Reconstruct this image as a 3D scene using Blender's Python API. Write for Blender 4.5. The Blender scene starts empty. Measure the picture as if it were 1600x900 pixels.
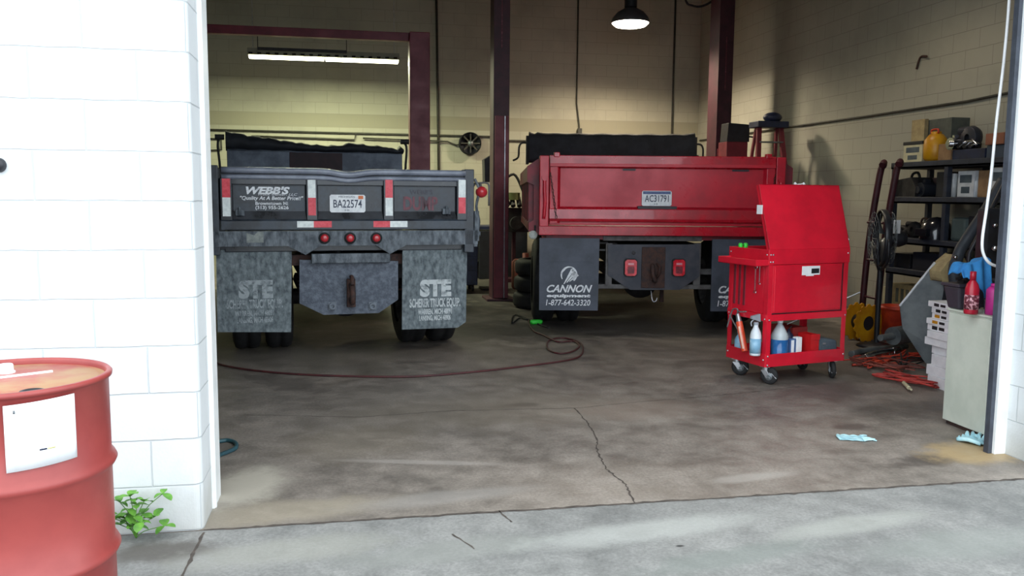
import bpy, bmesh, math, random
from mathutils import Vector, Matrix
random.seed(7)
PI = math.pi
SC = bpy.context.scene
COL = SC.collection

# ------------------------------------------------------------------ camera
F_PX, PITCH, ROLL, YAW = 1333.9, 0.108498, 0.0078868, 0.188569
CAM_O = Vector((0.6416, -3.7739, 1.4617))
fwd = Vector((math.sin(YAW)*math.cos(PITCH), math.cos(YAW)*math.cos(PITCH), -math.sin(PITCH)))
_r = Vector((math.cos(YAW), -math.sin(YAW), 0)); _u = _r.cross(fwd)
right = _r*math.cos(ROLL) + _u*math.sin(ROLL)
upv = -_r*math.sin(ROLL) + _u*math.cos(ROLL)
cam = bpy.data.cameras.new('camera'); camo = bpy.data.objects.new('camera', cam); COL.objects.link(camo)
cam.sensor_width = 36; cam.lens = F_PX/1600*36; cam.clip_end = 200; cam.clip_start = .05
m = Matrix.Identity(4)
for i in range(3):
    m[i][0] = right[i]; m[i][1] = upv[i]; m[i][2] = -fwd[i]; m[i][3] = CAM_O[i]
camo.matrix_world = m
SC.camera = camo

# ------------------------------------------------------------------ world, light, exposure
SC.view_settings.view_transform = 'Standard'; SC.view_settings.look = 'None'
SC.view_settings.gamma = 1; SC.view_settings.use_curve_mapping = False
SC.view_settings.exposure = 0.5
W = bpy.data.worlds.new('world'); SC.world = W; W.use_nodes = True
nt = W.node_tree; nt.nodes.clear()
out = nt.nodes.new('ShaderNodeOutputWorld'); bg = nt.nodes.new('ShaderNodeBackground')
tc = nt.nodes.new('ShaderNodeTexCoord'); sep = nt.nodes.new('ShaderNodeSeparateXYZ'); rp = nt.nodes.new('ShaderNodeValToRGB')
nt.links.new(tc.outputs['Generated'], sep.inputs[0]); nt.links.new(sep.outputs['Z'], rp.inputs[0])
rp.color_ramp.elements[0].position = 0.0; rp.color_ramp.elements[0].color = (.80, .90, 1.0, 1)
rp.color_ramp.elements[1].position = 1.0; rp.color_ramp.elements[1].color = (.95, 1.0, 1.0, 1)
nt.links.new(rp.outputs[0], bg.inputs['Color']); bg.inputs['Strength'].default_value = 2.6
nt.links.new(bg.outputs[0], out.inputs['Surface'])

# ------------------------------------------------------------------ materials
def lin(c):
    return tuple(((v/255)/12.92 if v/255 <= .04045 else ((v/255+.055)/1.055)**2.4) for v in c)+(1,)
MATS = {}
def mat(name, c, r=.5, metal=0, c2=None, ns=6, lo=.4, hi=.62, bump=0, bs=60, st=(1,1,1), emis=0, trans=0, coat=0, rr=0, bd=.01):
    if name in MATS: return MATS[name]
    M = bpy.data.materials.new(name); M.use_nodes = True; MATS[name] = M
    n = M.node_tree; L = n.links.new; b = n.nodes['Principled BSDF']
    c = lin(c); c2 = lin(c2) if c2 else tuple(v*.8 for v in c[:3])+(1,)
    t = n.nodes.new('ShaderNodeTexCoord'); mp = n.nodes.new('ShaderNodeMapping'); mp.inputs['Scale'].default_value = st
    L(t.outputs['Object'], mp.inputs[0])
    nz = n.nodes.new('ShaderNodeTexNoise'); nz.inputs['Scale'].default_value = ns; nz.inputs['Detail'].default_value = 8
    nz.inputs['Roughness'].default_value = .62
    L(mp.outputs[0], nz.inputs['Vector'])
    cr = n.nodes.new('ShaderNodeValToRGB'); cr.color_ramp.elements[0].position = lo; cr.color_ramp.elements[1].position = hi
    cr.color_ramp.elements[0].color = c; cr.color_ramp.elements[1].color = c2
    L(nz.outputs['Fac'], cr.inputs[0]); L(cr.outputs[0], b.inputs['Base Color'])
    b.inputs['Roughness'].default_value = r; b.inputs['Metallic'].default_value = metal
    if rr:
        mr = n.nodes.new('ShaderNodeMapRange'); mr.inputs['From Min'].default_value = .3; mr.inputs['From Max'].default_value = .7
        mr.inputs['To Min'].default_value = max(.05, r-rr); mr.inputs['To Max'].default_value = min(1, r+rr)
        L(nz.outputs['Fac'], mr.inputs['Value']); L(mr.outputs[0], b.inputs['Roughness'])
    if coat: b.inputs['Coat Weight'].default_value = coat
    if trans: b.inputs['Transmission Weight'].default_value = trans
    if emis:
        L(cr.outputs[0], b.inputs['Emission Color']); b.inputs['Emission Strength'].default_value = emis
    if bump:
        n2 = n.nodes.new('ShaderNodeTexNoise'); n2.inputs['Scale'].default_value = bs; n2.inputs['Detail'].default_value = 5
        L(mp.outputs[0], n2.inputs['Vector'])
        bp = n.nodes.new('ShaderNodeBump'); bp.inputs['Strength'].default_value = bump; bp.inputs['Distance'].default_value = bd
        L(n2.outputs['Fac'], bp.inputs['Height']); L(bp.outputs[0], b.inputs['Normal'])
    return M

def block_mat(name, c, c2, mortar, axis='xy', bump=.6, off=0.0, band=None, ns=1.2, lo=.45, hi=.7, dirt=None):
    M = bpy.data.materials.new(name); M.use_nodes = True; MATS[name] = M
    n = M.node_tree; L = n.links.new; b = n.nodes['Principled BSDF']
    g = n.nodes.new('ShaderNodeNewGeometry'); s = n.nodes.new('ShaderNodeSeparateXYZ'); L(g.outputs['Position'], s.inputs[0])
    a = n.nodes.new('ShaderNodeMath'); a.operation = 'ADD'; L(s.outputs['X'], a.inputs[0]); L(s.outputs['Y'], a.inputs[1])
    a2 = n.nodes.new('ShaderNodeMath'); a2.operation = 'ADD'; L(a.outputs[0], a2.inputs[0]); a2.inputs[1].default_value = off + 40*.4064
    z2 = n.nodes.new('ShaderNodeMath'); z2.operation = 'ADD'; L(s.outputs['Z'], z2.inputs[0]); z2.inputs[1].default_value = .2032*10-.0056
    cb = n.nodes.new('ShaderNodeCombineXYZ'); L(a2.outputs[0], cb.inputs[0]); L(z2.outputs[0], cb.inputs[1])
    # a slightly wobbly joint, as laid by hand
    wn = n.nodes.new('ShaderNodeTexNoise'); wn.inputs['Scale'].default_value = 9; L(g.outputs['Position'], wn.inputs['Vector'])
    wm = n.nodes.new('ShaderNodeVectorMath'); wm.operation = 'SCALE'; wm.inputs['Scale'].default_value = .009; L(wn.outputs['Color'], wm.inputs[0])
    wa = n.nodes.new('ShaderNodeVectorMath'); wa.operation = 'ADD'; L(cb.outputs[0], wa.inputs[0]); L(wm.outputs[0], wa.inputs[1])
    br = n.nodes.new('ShaderNodeTexBrick'); br.inputs['Scale'].default_value = 1
    br.inputs['Brick Width'].default_value = .4064; br.inputs['Row Height'].default_value = .2032
    br.inputs['Mortar Size'].default_value = .0045; br.inputs['Mortar Smooth'].default_value = .6; br.offset = .5
    L(wa.outputs[0], br.inputs['Vector'])
    nz = n.nodes.new('ShaderNodeTexNoise'); nz.inputs['Scale'].default_value = ns; nz.inputs['Detail'].default_value = 9; nz.inputs['Roughness'].default_value = .6
    L(g.outputs['Position'], nz.inputs['Vector'])
    cr = n.nodes.new('ShaderNodeValToRGB'); cr.color_ramp.elements[0].position = lo; cr.color_ramp.elements[1].position = hi
    cr.color_ramp.elements[0].color = lin(c); cr.color_ramp.elements[1].color = lin(c2); L(nz.outputs['Fac'], cr.inputs[0])
    col = cr.outputs[0]
    if band:   # a band of another paint colour: (z0, z1, colour)
        z0, z1, bc = band
        m1 = n.nodes.new('ShaderNodeMath'); m1.operation = 'GREATER_THAN'; L(s.outputs['Z'], m1.inputs[0]); m1.inputs[1].default_value = z0
        m2 = n.nodes.new('ShaderNodeMath'); m2.operation = 'LESS_THAN'; L(s.outputs['Z'], m2.inputs[0]); m2.inputs[1].default_value = z1
        m3 = n.nodes.new('ShaderNodeMath'); m3.operation = 'MULTIPLY'; L(m1.outputs[0], m3.inputs[0]); L(m2.outputs[0], m3.inputs[1])
        mx = n.nodes.new('ShaderNodeMix'); mx.data_type = 'RGBA'; L(m3.outputs[0], mx.inputs[0]); L(col, mx.inputs[6]); mx.inputs[7].default_value = lin(bc)
        col = mx.outputs[2]
    if dirt:   # splashed dirt on the lowest course: (height, colour)
        dz = n.nodes.new('ShaderNodeTexNoise'); dz.inputs['Scale'].default_value = 7; dz.inputs['Detail'].default_value = 6; L(g.outputs['Position'], dz.inputs['Vector'])
        ma = n.nodes.new('ShaderNodeMath'); ma.operation = 'MULTIPLY_ADD'; L(dz.outputs['Fac'], ma.inputs[0]); ma.inputs[1].default_value = -.35; L(s.outputs['Z'], ma.inputs[2])
        mr = n.nodes.new('ShaderNodeMapRange'); L(ma.outputs[0], mr.inputs['Value']); mr.inputs['From Min'].default_value = -.2; mr.inputs['From Max'].default_value = dirt[0]-.17
        mr.inputs['To Min'].default_value = .75; mr.inputs['To Max'].default_value = 0
        mx = n.nodes.new('ShaderNodeMix'); mx.data_type = 'RGBA'; L(mr.outputs[0], mx.inputs[0]); L(col, mx.inputs[6]); mx.inputs[7].default_value = lin(dirt[1])
        col = mx.outputs[2]
    mx = n.nodes.new('ShaderNodeMix'); mx.data_type = 'RGBA'; L(br.outputs['Fac'], mx.inputs[0]); L(col, mx.inputs[6]); mx.inputs[7].default_value = lin(mortar)
    L(mx.outputs[2], b.inputs['Base Color']); b.inputs['Roughness'].default_value = .75
    fine = n.nodes.new('ShaderNodeTexNoise'); fine.inputs['Scale'].default_value = 70; fine.inputs['Detail'].default_value = 6; L(g.outputs['Position'], fine.inputs['Vector'])
    h = n.nodes.new('ShaderNodeMath'); h.operation = 'MULTIPLY_ADD'; L(fine.outputs['Fac'], h.inputs[0]); h.inputs[1].default_value = .35
    iv = n.nodes.new('ShaderNodeMath'); iv.operation = 'SUBTRACT'; iv.inputs[0].default_value = 1; L(br.outputs['Fac'], iv.inputs[1]); L(iv.outputs[0], h.inputs[2])
    bp = n.nodes.new('ShaderNodeBump'); bp.inputs['Strength'].default_value = bump; bp.inputs['Distance'].default_value = .006
    L(h.outputs[0], bp.inputs['Height']); L(bp.outputs[0], b.inputs['Normal'])
    return M

def concrete_mat(name, c, c2, spots, rough=.55, ns=.9):
    """mottled concrete; spots = (x, y, rx, ry, rot deg, colour, strength)"""
    M = bpy.data.materials.new(name); M.use_nodes = True; MATS[name] = M
    n = M.node_tree; L = n.links.new; b = n.nodes['Principled BSDF']
    g = n.nodes.new('ShaderNodeNewGeometry'); P = g.outputs['Position']
    def noise(scale, det=8, rg=.6):
        q = n.nodes.new('ShaderNodeTexNoise'); q.inputs['Scale'].default_value = scale; q.inputs['Detail'].default_value = det
        q.inputs['Roughness'].default_value = rg; L(P, q.inputs['Vector']); return q.outputs['Fac']
    big = noise(ns); mid = noise(ns*5, 9, .7); fine = noise(60, 6, .7); warp = noise(3.2, 6, .6)
    cr = n.nodes.new('ShaderNodeValToRGB'); cr.color_ramp.elements[0].position = .42; cr.color_ramp.elements[1].position = .64
    cr.color_ramp.elements[0].color = lin(c2); cr.color_ramp.elements[1].color = lin(c)
    av = n.nodes.new('ShaderNodeMath'); av.operation = 'MULTIPLY_ADD'; L(mid, av.inputs[0]); av.inputs[1].default_value = .55
    sc = n.nodes.new('ShaderNodeMath'); sc.operation = 'MULTIPLY'; L(big, sc.inputs[0]); sc.inputs[1].default_value = .5; L(sc.outputs[0], av.inputs[2])
    L(av.outputs[0], cr.inputs[0]); col = cr.outputs[0]
    # fine speckle
    sp = n.nodes.new('ShaderNodeMapRange'); L(fine, sp.inputs['Value']); sp.inputs['From Min'].default_value = .3; sp.inputs['From Max'].default_value = .7
    sp.inputs['To Min'].default_value = .74; sp.inputs['To Max'].default_value = 1.24
    vm = n.nodes.new('ShaderNodeVectorMath'); vm.operation = 'SCALE'; L(col, vm.inputs[0]); L(sp.outputs[0], vm.inputs['Scale']); col = vm.outputs[0]
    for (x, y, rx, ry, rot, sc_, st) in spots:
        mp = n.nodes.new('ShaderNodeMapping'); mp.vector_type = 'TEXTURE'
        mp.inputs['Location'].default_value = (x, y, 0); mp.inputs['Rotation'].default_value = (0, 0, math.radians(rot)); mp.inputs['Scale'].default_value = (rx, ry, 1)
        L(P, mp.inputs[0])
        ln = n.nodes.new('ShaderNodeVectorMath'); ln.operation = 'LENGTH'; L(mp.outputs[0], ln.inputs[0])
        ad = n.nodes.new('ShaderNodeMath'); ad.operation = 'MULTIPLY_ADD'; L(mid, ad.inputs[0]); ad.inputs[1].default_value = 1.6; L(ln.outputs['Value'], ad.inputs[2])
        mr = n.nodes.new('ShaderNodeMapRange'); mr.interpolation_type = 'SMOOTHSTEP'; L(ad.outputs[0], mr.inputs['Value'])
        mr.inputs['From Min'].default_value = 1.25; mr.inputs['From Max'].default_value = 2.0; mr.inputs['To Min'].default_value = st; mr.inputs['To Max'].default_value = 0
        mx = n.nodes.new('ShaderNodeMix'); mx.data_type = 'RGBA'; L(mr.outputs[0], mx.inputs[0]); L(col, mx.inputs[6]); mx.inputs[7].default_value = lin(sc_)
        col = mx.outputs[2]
    L(col, b.inputs['Base Color'])
    rr = n.nodes.new('ShaderNodeMapRange'); L(mid, rr.inputs['Value']); rr.inputs['From Min'].default_value = .3; rr.inputs['From Max'].default_value = .7
    rr.inputs['To Min'].default_value = rough-.12; rr.inputs['To Max'].default_value = rough+.2; L(rr.outputs[0], b.inputs['Roughness'])
    bp = n.nodes.new('ShaderNodeBump'); bp.inputs['Strength'].default_value = .35; bp.inputs['Distance'].default_value = .004
    L(fine, bp.inputs['Height']); L(bp.outputs[0], b.inputs['Normal'])
    return M

# ------------------------------------------------------------------ mesh helpers
class MB:
    def __init__(s): s.bm = bmesh.new()
    def _add(s, verts, faces, smooth=False):
        vs = [s.bm.verts.new(v) for v in verts]
        for f in faces:
            try:
                fc = s.bm.faces.new([vs[i] for i in f]); fc.smooth = smooth
            except ValueError: pass
        return vs
    def box(s, x0, x1, y0, y1, z0, z1, M=None):
        p = [(x0,y0,z0),(x1,y0,z0),(x1,y1,z0),(x0,y1,z0),(x0,y0,z1),(x1,y0,z1),(x1,y1,z1),(x0,y1,z1)]
        if M: p = [M @ Vector(q) for q in p]
        s._add(p, [(0,3,2,1),(4,5,6,7),(0,1,5,4),(1,2,6,5),(2,3,7,6),(3,0,4,7)]); return s
    def hexa(s, p): # eight corners: bottom four, top four
        s._add(p, [(0,3,2,1),(4,5,6,7),(0,1,5,4),(1,2,6,5),(2,3,7,6),(3,0,4,7)]); return s
    def prism(s, pts, a, b, axis='y', M=None, smooth=False): # outline in the plane across the axis
        def P(q, t):
            v = {'y': (q[0], t, q[1]), 'x': (t, q[0], q[1]), 'z': (q[0], q[1], t)}[axis]
            return M @ Vector(v) if M else Vector(v)
        n = len(pts)
        v = [P(q, a) for q in pts] + [P(q, b) for q in pts]
        s._add(v, [tuple(range(n))[::-1], tuple(range(n, 2*n))]); 
        s._add(v, [(i, (i+1) % n, n+(i+1) % n, n+i) for i in range(n)], smooth); return s
    def cyl(s, p0, p1, r0, r1=None, n=20, caps=True):
        p0 = Vector(p0); p1 = Vector(p1); r1 = r0 if r1 is None else r1
        d = (p1-p0).normalized(); a = Vector((0,0,1)) if abs(d.z) < .9 else Vector((1,0,0))
        u = d.cross(a).normalized(); w = d.cross(u)
        ring = lambda c, r: [c + (u*math.cos(2*PI*i/n) + w*math.sin(2*PI*i/n))*r for i in range(n)]
        v = ring(p0, r0) + ring(p1, r1)
        s._add(v, [(i, n+i, n+(i+1) % n, (i+1) % n) for i in range(n)], True)
        if caps:
            s._add(v[:n], [tuple(range(n))]); s._add(v[n:], [tuple(range(n))[::-1]])
        return s
    def lathe(s, prof, c, axis='z', n=32, M=None, cap=False): # prof = (r, h)
        c = Vector(c); rings = []
        for (r, h) in prof:
            rg = []
            for i in range(n):
                a = 2*PI*i/n
                q = {'z': (r*math.cos(a), r*math.sin(a), h), 'x': (h, r*math.cos(a), r*math.sin(a)), 'y': (r*math.sin(a), h, r*math.cos(a))}[axis]
                q = Vector(q)
                if M: q = M @ q
                rg.append(q+c)
            rings += rg
        f = []
        for k in range(len(prof)-1):
            for i in range(n):
                f.append((k*n+i, k*n+(i+1) % n, (k+1)*n+(i+1) % n, (k+1)*n+i))
        vs = s._add(rings, f, True)
        for k in (0, len(prof)-1):
            if cap and prof[k][0] > 1e-5:
                try: s.bm.faces.new(vs[k*n:(k+1)*n])
                except ValueError: pass
        return s
    def tube(s, pts, r, n=8, smooth=3, closed=False):
        P = [Vector(p) for p in pts]
        if smooth > 1 and len(P) > 2:
            Q = []
            N = len(P)
            for i in range(N-1 if not closed else N):
                p0 = P[(i-1) % N] if (closed or i > 0) else P[0]; p1 = P[i]; p2 = P[(i+1) % N]
                p3 = P[(i+2) % N] if (closed or i+2 < N) else P[-1]
                for k in range(smooth):
                    t = k/smooth
                    Q.append(.5*((2*p1)+(-p0+p2)*t+(2*p0-5*p1+4*p2-p3)*t*t+(-p0+3*p1-3*p2+p3)*t**3))
            if not closed: Q.append(P[-1])
            P = Q
        N = len(P); rings = []; u = None
        for i in range(N):
            d = (P[min(i+1, N-1)]-P[max(i-1, 0)]).normalized()
            if u is None:
                a = Vector((0,0,1)) if abs(d.z) < .9 else Vector((1,0,0)); u = d.cross(a).normalized()
            else:
                u = (u - d*u.dot(d))
                if u.length < 1e-6: u = d.orthogonal()
                u.normalize()
            w = d.cross(u)
            rad = r(i/(N-1)) if callable(r) else r
            rings += [P[i]+(u*math.cos(2*PI*k/n)+w*math.sin(2*PI*k/n))*rad for k in range(n)]
        vs = s._add(rings, [(k*n+i, (k+1)*n+i, (k+1)*n+(i+1) % n, k*n+(i+1) % n) for k in range(N-1) for i in range(n)], True)
        try:
            s.bm.faces.new(vs[:n]); s.bm.faces.new(vs[-n:])
        except ValueError: pass
        return s
    def sphere(s, c, r, sc=(1,1,1), n=20):
        c = Vector(c); prof = []
        k = n//2
        rings = []
        for j in range(k+1):
            a = -PI/2 + PI*j/k
            rr = max(math.cos(a), 0.0002)
            rings += [c+Vector((r*rr*math.cos(2*PI*i/n)*sc[0], r*rr*math.sin(2*PI*i/n)*sc[1], r*math.sin(a)*sc[2])) for i in range(n)]
        s._add(rings, [(q*n+i, q*n+(i+1) % n, (q+1)*n+(i+1) % n, (q+1)*n+i) for q in range(k) for i in range(n)], True); return s
    def grid(s, fn, nu, nv, thick=0): # fn(u,v) -> point
        v = [fn(i/nu, j/nv) for j in range(nv+1) for i in range(nu+1)]
        s._add(v, [(j*(nu+1)+i, j*(nu+1)+i+1, (j+1)*(nu+1)+i+1, (j+1)*(nu+1)+i) for j in range(nv) for i in range(nu)], True)
        return s

def link(name, mb, m, parent=None, bevel=0, solid=0, recentre=False):
    bmesh.ops.recalc_face_normals(mb.bm, faces=mb.bm.faces[:]) if not solid else None
    me = bpy.data.meshes.new(name); mb.bm.to_mesh(me); mb.bm.free()
    o = bpy.data.objects.new(name, me); COL.objects.link(o)
    if m: me.materials.append(m)
    if parent: o.parent = parent
    elif recentre:
        xs = [v.co.x for v in me.vertices]; ys = [v.co.y for v in me.vertices]; zs = [v.co.z for v in me.vertices]
        c = Vector(((min(xs)+max(xs))/2, (min(ys)+max(ys))/2, min(zs)))
        for v in me.vertices: v.co -= c
        o.location = c
    if solid:
        md = o.modifiers.new('solid', 'SOLIDIFY'); md.thickness = solid; md.offset = 0
    if bevel:
        md = o.modifiers.new('bevel', 'BEVEL'); md.width = bevel; md.segments = 2; md.limit_method = 'ANGLE'; md.angle_limit = math.radians(40)
        md.harden_normals = False
    return o
def tag(o, label, cat, group=None):
    o['label'] = label; o['category'] = cat
    if group: o['group'] = group
    return o
def single(name, mb, m, label, cat, group=None, bevel=0, solid=0):
    return tag(link(name, mb, m, None, bevel, solid, True), label, cat, group)
def struct(name, mb, m, parent=None, bevel=0):
    o = link(name, mb, m, parent, bevel)
    if not parent: o['kind'] = 'structure'
    return o
def empty(name, loc, label, cat, group=None, rz=0):
    o = bpy.data.objects.new(name, None); COL.objects.link(o); o.location = loc; o.rotation_euler = (0, 0, rz)
    o.empty_display_size = .1
    return tag(o, label, cat, group)
def copy_tree(o, parent=None):
    c = o.copy(); COL.objects.link(c)
    if parent: c.parent = parent
    for ch in [q for q in bpy.data.objects if q.parent == o]: copy_tree(ch, c)
    return c

def txt(s, x0, x1, z0, z1, y, m, parent, shear=0, bold=0, name='lettering', face='-y', th=.002):
    cu = bpy.data.curves.new('t', 'FONT'); cu.body = s; cu.size = 1; cu.extrude = .01; cu.offset = bold; cu.shear = shear
    cu.resolution_u = 3
    to = bpy.data.objects.new('t', cu); COL.objects.link(to)
    dg = bpy.context.evaluated_depsgraph_get()
    me = bpy.data.meshes.new_from_object(to.evaluated_get(dg)); bpy.data.objects.remove(to)
    xs = [v.co.x for v in me.vertices]; ys = [v.co.y for v in me.vertices]
    ax, bx, ay, by = min(xs), max(xs), min(ys), max(ys)
    for v in me.vertices:
        u = x0+(v.co.x-ax)/(bx-ax)*(x1-x0); w = z0+(v.co.y-ay)/(by-ay)*(z1-z0); t = -th if v.co.z > 0 else 0
        v.co = Vector((u, y+t, w)) if face == '-y' else Vector((y+t, -u, w))
    me.name = name; me.materials.clear(); me.materials.append(m)
    o = bpy.data.objects.new(name, me); COL.objects.link(o); o.parent = parent
    return o

def plane_at(ox, oy, yaw):
    """pixel -> local (x, z) on the vertical plane through (ox,oy) that faces along yaw, dy behind it"""
    a = math.radians(yaw); r = Vector((math.cos(a), -math.sin(a), 0)); nn = Vector((math.sin(a), math.cos(a), 0)); o = Vector((ox, oy, 0))
    def g(px, py, dy=0):
        v = fwd*F_PX + right*(px-800) - upv*(py-450)
        t = ((o+nn*dy-CAM_O).dot(nn))/v.dot(nn); p = CAM_O+v*t
        return ((p-o).dot(r), p.z)
    return g
def on(px, py, ax, val):
    v = fwd*F_PX + right*(px-800) - upv*(py-450)
    return CAM_O + v*((val-CAM_O[ax])/v[ax])
def fl(px, py, z=0): return on(px, py, 2, z)

# ------------------------------------------------------------------ palette
black_paint = mat('black_paint', (24,26,31), .33, c2=(44,48,56), ns=5, rr=.15, coat=.2)
black_panel = mat('black_panel', (33,37,44), .38, c2=(58,66,76), ns=7, rr=.12)
grimy_steel = mat('grimy_steel', (52,60,68), .62, c2=(118,126,134), ns=20, lo=.38, hi=.7, st=(1,1,.45), bump=.3, bs=80)
hitch_steel = mat('hitch_steel', (56,64,78), .5, c2=(108,118,132), ns=26, bump=.3, bs=90, lo=.4, hi=.85)
flap_grimy = mat('flap_grimy', (64,74,80), .7, c2=(124,134,138), ns=24, lo=.36, hi=.68, st=(1,1,.6), bump=.35, bs=90)
flap_clean = mat('flap_clean', (52,58,70), .55, c2=(70,76,90), ns=4)
print_dirty = mat('print_dirty', (186,192,194), .7, c2=(118,126,130), ns=22, lo=.5, hi=.68)
print_faint = mat('print_faint', (150,158,162), .7, c2=(96,105,110), ns=22, lo=.46, hi=.64)
print_white = mat('print_white', (225,228,232), .6, c2=(170,175,182), ns=30, lo=.5, hi=.7)
print_silver = mat('print_silver', (200,202,208), .6, c2=(130,134,144), ns=26, lo=.5, hi=.7)
bare_spray = mat('bare_spray', (118,66,76), .6, c2=(70,48,56), ns=14)
tape_red = mat('tape_red', (205,40,58), .35, c2=(220,70,84), ns=30)
tape_white = mat('tape_white', (228,234,232), .35, c2=(205,212,212), ns=30)
red_body = mat('red_body', (190,22,42), .3, c2=(158,18,36), ns=4, rr=.1, coat=.3)
red_dusty = mat('red_dusty', (198,30,50), .36, c2=(172,22,42), ns=3, rr=.12)
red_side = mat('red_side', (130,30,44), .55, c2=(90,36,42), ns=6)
red_cart = mat('red_cart', (220,26,50), .36, c2=(196,22,44), ns=3, coat=.3)
red_lamp = mat('red_lamp', (190,20,36), .2, c2=(230,60,74), ns=12, coat=.5)
red_lamp_bright = mat('red_lamp_bright', (176,44,52), .3, c2=(190,36,48), ns=12, coat=.5)
lens_dark = mat('lens_dark', (140,40,52), .4, c2=(96,28,40), ns=40)
tarp = mat('tarp', (22,25,32), .75, c2=(34,38,46), ns=6, bump=.35, bs=22, bd=.02)
shield_steel = mat('shield_steel', (60,70,86), .55, c2=(100,112,128), ns=4, lo=.42, hi=.68)
brown_mesh = mat('brown_mesh', (46,28,34), .7, c2=(34,24,30), ns=12)
chassis = mat('chassis', (24,24,27), .7, c2=(44,42,42), ns=10, bump=.2)
tube_steel = mat('tube_steel', (92,90,90), .6, c2=(62,58,58), ns=10)
rust = mat('rust', (74,48,40), .8, c2=(48,38,38), ns=20, bump=.4)
rubber = mat('rubber', (20,20,22), .75, c2=(32,32,34), ns=14)
rim_m = mat('rim_steel', (110,108,106), .5, c2=(70,68,68), ns=9, metal=.3)
chrome = mat('chrome', (205,205,208), .18, 1.0, c2=(160,160,165), ns=10)
steel = mat('bright_steel', (190,192,196), .32, .8, c2=(150,152,158), ns=12)
lift_red = mat('lift_red', (116,32,46), .5, c2=(96,26,40), ns=5, rr=.1)
lift_dark = mat('lift_dark', (72,32,44), .55, c2=(56,26,36), ns=6)
white_paint = mat('white_paint', (236,238,238), .5, c2=(222,226,226), ns=5)
plate_white = mat('plate_white', (226,228,230), .35, c2=(205,208,212), ns=20)
plate_blue = mat('plate_blue', (52,72,120), .4, c2=(70,92,140), ns=30)
plate_ink = mat('plate_ink', (40,52,78), .5)
orange_sticker = mat('orange_sticker', (214,110,50), .5)
grey_plastic = mat('grey_plastic', (70,82,92), .5, c2=(88,100,108), ns=8)
shelf_plastic = mat('shelf_plastic', (50,56,70), .55, c2=(38,42,54), ns=8)
dark_plastic = mat('dark_plastic', (34,36,44), .45, c2=(24,25,30), ns=10)
cardboard = mat('cardboard', (150,118,84), .8, c2=(128,98,70), ns=10)
cardboard_pale = mat('cardboard_pale', (176,158,116), .8, c2=(150,132,96), ns=10)
box_grey = mat('box_grey', (92,96,88), .7, c2=(76,80,76), ns=8)
box_white = mat('box_white', (214,218,222), .6, c2=(196,200,206), ns=10)
cream_can = mat('cream_can', (206,200,166), .5, c2=(186,180,148), ns=9)
yellow_pl = mat('yellow_plastic', (206,150,24), .4, c2=(188,122,20), ns=6)
orange_pl = mat('orange_plastic', (196,62,30), .5, c2=(160,44,28), ns=8)
paper = mat('paper', (240,242,244), .6, c2=(228,231,234), ns=12)
cloth_blue = mat('cloth_blue', (52,134,196), .85, c2=(34,108,172), ns=8, bump=.4, bs=30)
glove_blue = mat('glove_blue', (150,200,214), .55, c2=(186,224,230), ns=18)
magenta = mat('magenta', (196,46,140), .5, c2=(168,34,120), ns=8)
cable_white = mat('cable_white', (236,238,240), .45)
hose_red = mat('hose_red', (78,34,36), .55, c2=(62,28,32), ns=12)
hose_teal = mat('hose_teal', (44,84,92), .5, c2=(34,64,74), ns=12)
cord_orange = mat('cord_orange', (206,74,48), .55, c2=(168,50,40), ns=10)
neon = mat('neon_green', (60,220,70), .45, c2=(40,190,50), ns=10)
conduit = mat('conduit', (66,64,54), .6, c2=(50,50,46), ns=10)
leaf = mat('leaf', (96,150,50), .55, c2=(66,118,36), ns=20)
drum_red = mat('drum_red', (152,64,60), .42, c2=(138,54,52), ns=3.5, rr=.1)
drum_top = mat('drum_top', (160,82,72), .5, c2=(164,128,92), ns=3, lo=.42, hi=.56)
blue_liquid = mat('blue_liquid', (38,92,150), .15, c2=(60,120,180), ns=8)
clear_pl = mat('clear_plastic', (226,236,240), .25, c2=(206,220,226), ns=10, trans=.35)
spray_white = mat('spray_white', (226,232,238), .35, c2=(206,214,222), ns=10)
spray_blue = mat('spray_blue', (130,176,206), .25, c2=(160,198,220), ns=10)
bin_red = mat('bin_red', (206,30,34), .45, c2=(180,26,32), ns=6)
label_dark = mat('label_dark', (34,36,40), .5)
silver_dull = mat('silver_dull', (128,134,136), .45, .5, c2=(96,102,106), ns=8)
blue_dark = mat('blue_dark', (30,40,70), .5, c2=(24,30,52), ns=8)
crack_m = mat('crack_dark', (58,52,48), .9, c2=(84,76,70), ns=14)

# ------------------------------------------------------------------ the setting
DW, TH, RV = 4.34, .25, .44
TR2 = .40
XL, XR, YB, ZC, ZH = -4.2, 7.2, 11.8, 5.3, 4.2
ext_block = block_mat('ext_block', (214,218,220), (202,207,210), (184,189,192), off=.197, bump=.55, dirt=(.30, (176,176,170)))
int_block = block_mat('int_block', (174,171,153), (158,155,140), (150,147,132), off=.1, bump=.25, band=(2.62, 2.86, (154,150,130)))
side_block = block_mat('side_block', (166,164,150), (148,147,134), (136,134,122), off=.2, bump=.3, ns=.8)
spots_in = [(3.4,8.6,2.2,2.6,0,(48,45,44),.85),(.5,8.5,2.4,2.6,0,(48,45,44),.8)]  # two broad dark ovals: shade behind the trucks put into the floor colour
def sp(px, py, rx, ry, rot, c, s): p = fl(px, py); spots_in.append((p.x, p.y, rx, ry, rot, c, s))
sp(380,760,.22,.36,-25,(178,172,160),.9); sp(655,722,.50,.04,-14,(160,154,148),.6)
sp(1455,718,.30,.12,10,(66,60,56),.85); sp(1335,667,.16,.10,8,(84,76,72),.85)
sp(1530,705,.42,.22,10,(176,152,112),.85); sp(1180,745,.28,.07,8,(158,154,148),.55)
sp(200,610,.5,.9,-20,(70,64,60),.5); sp(455,600,.20,.5,35,(84,78,74),.6)
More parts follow.
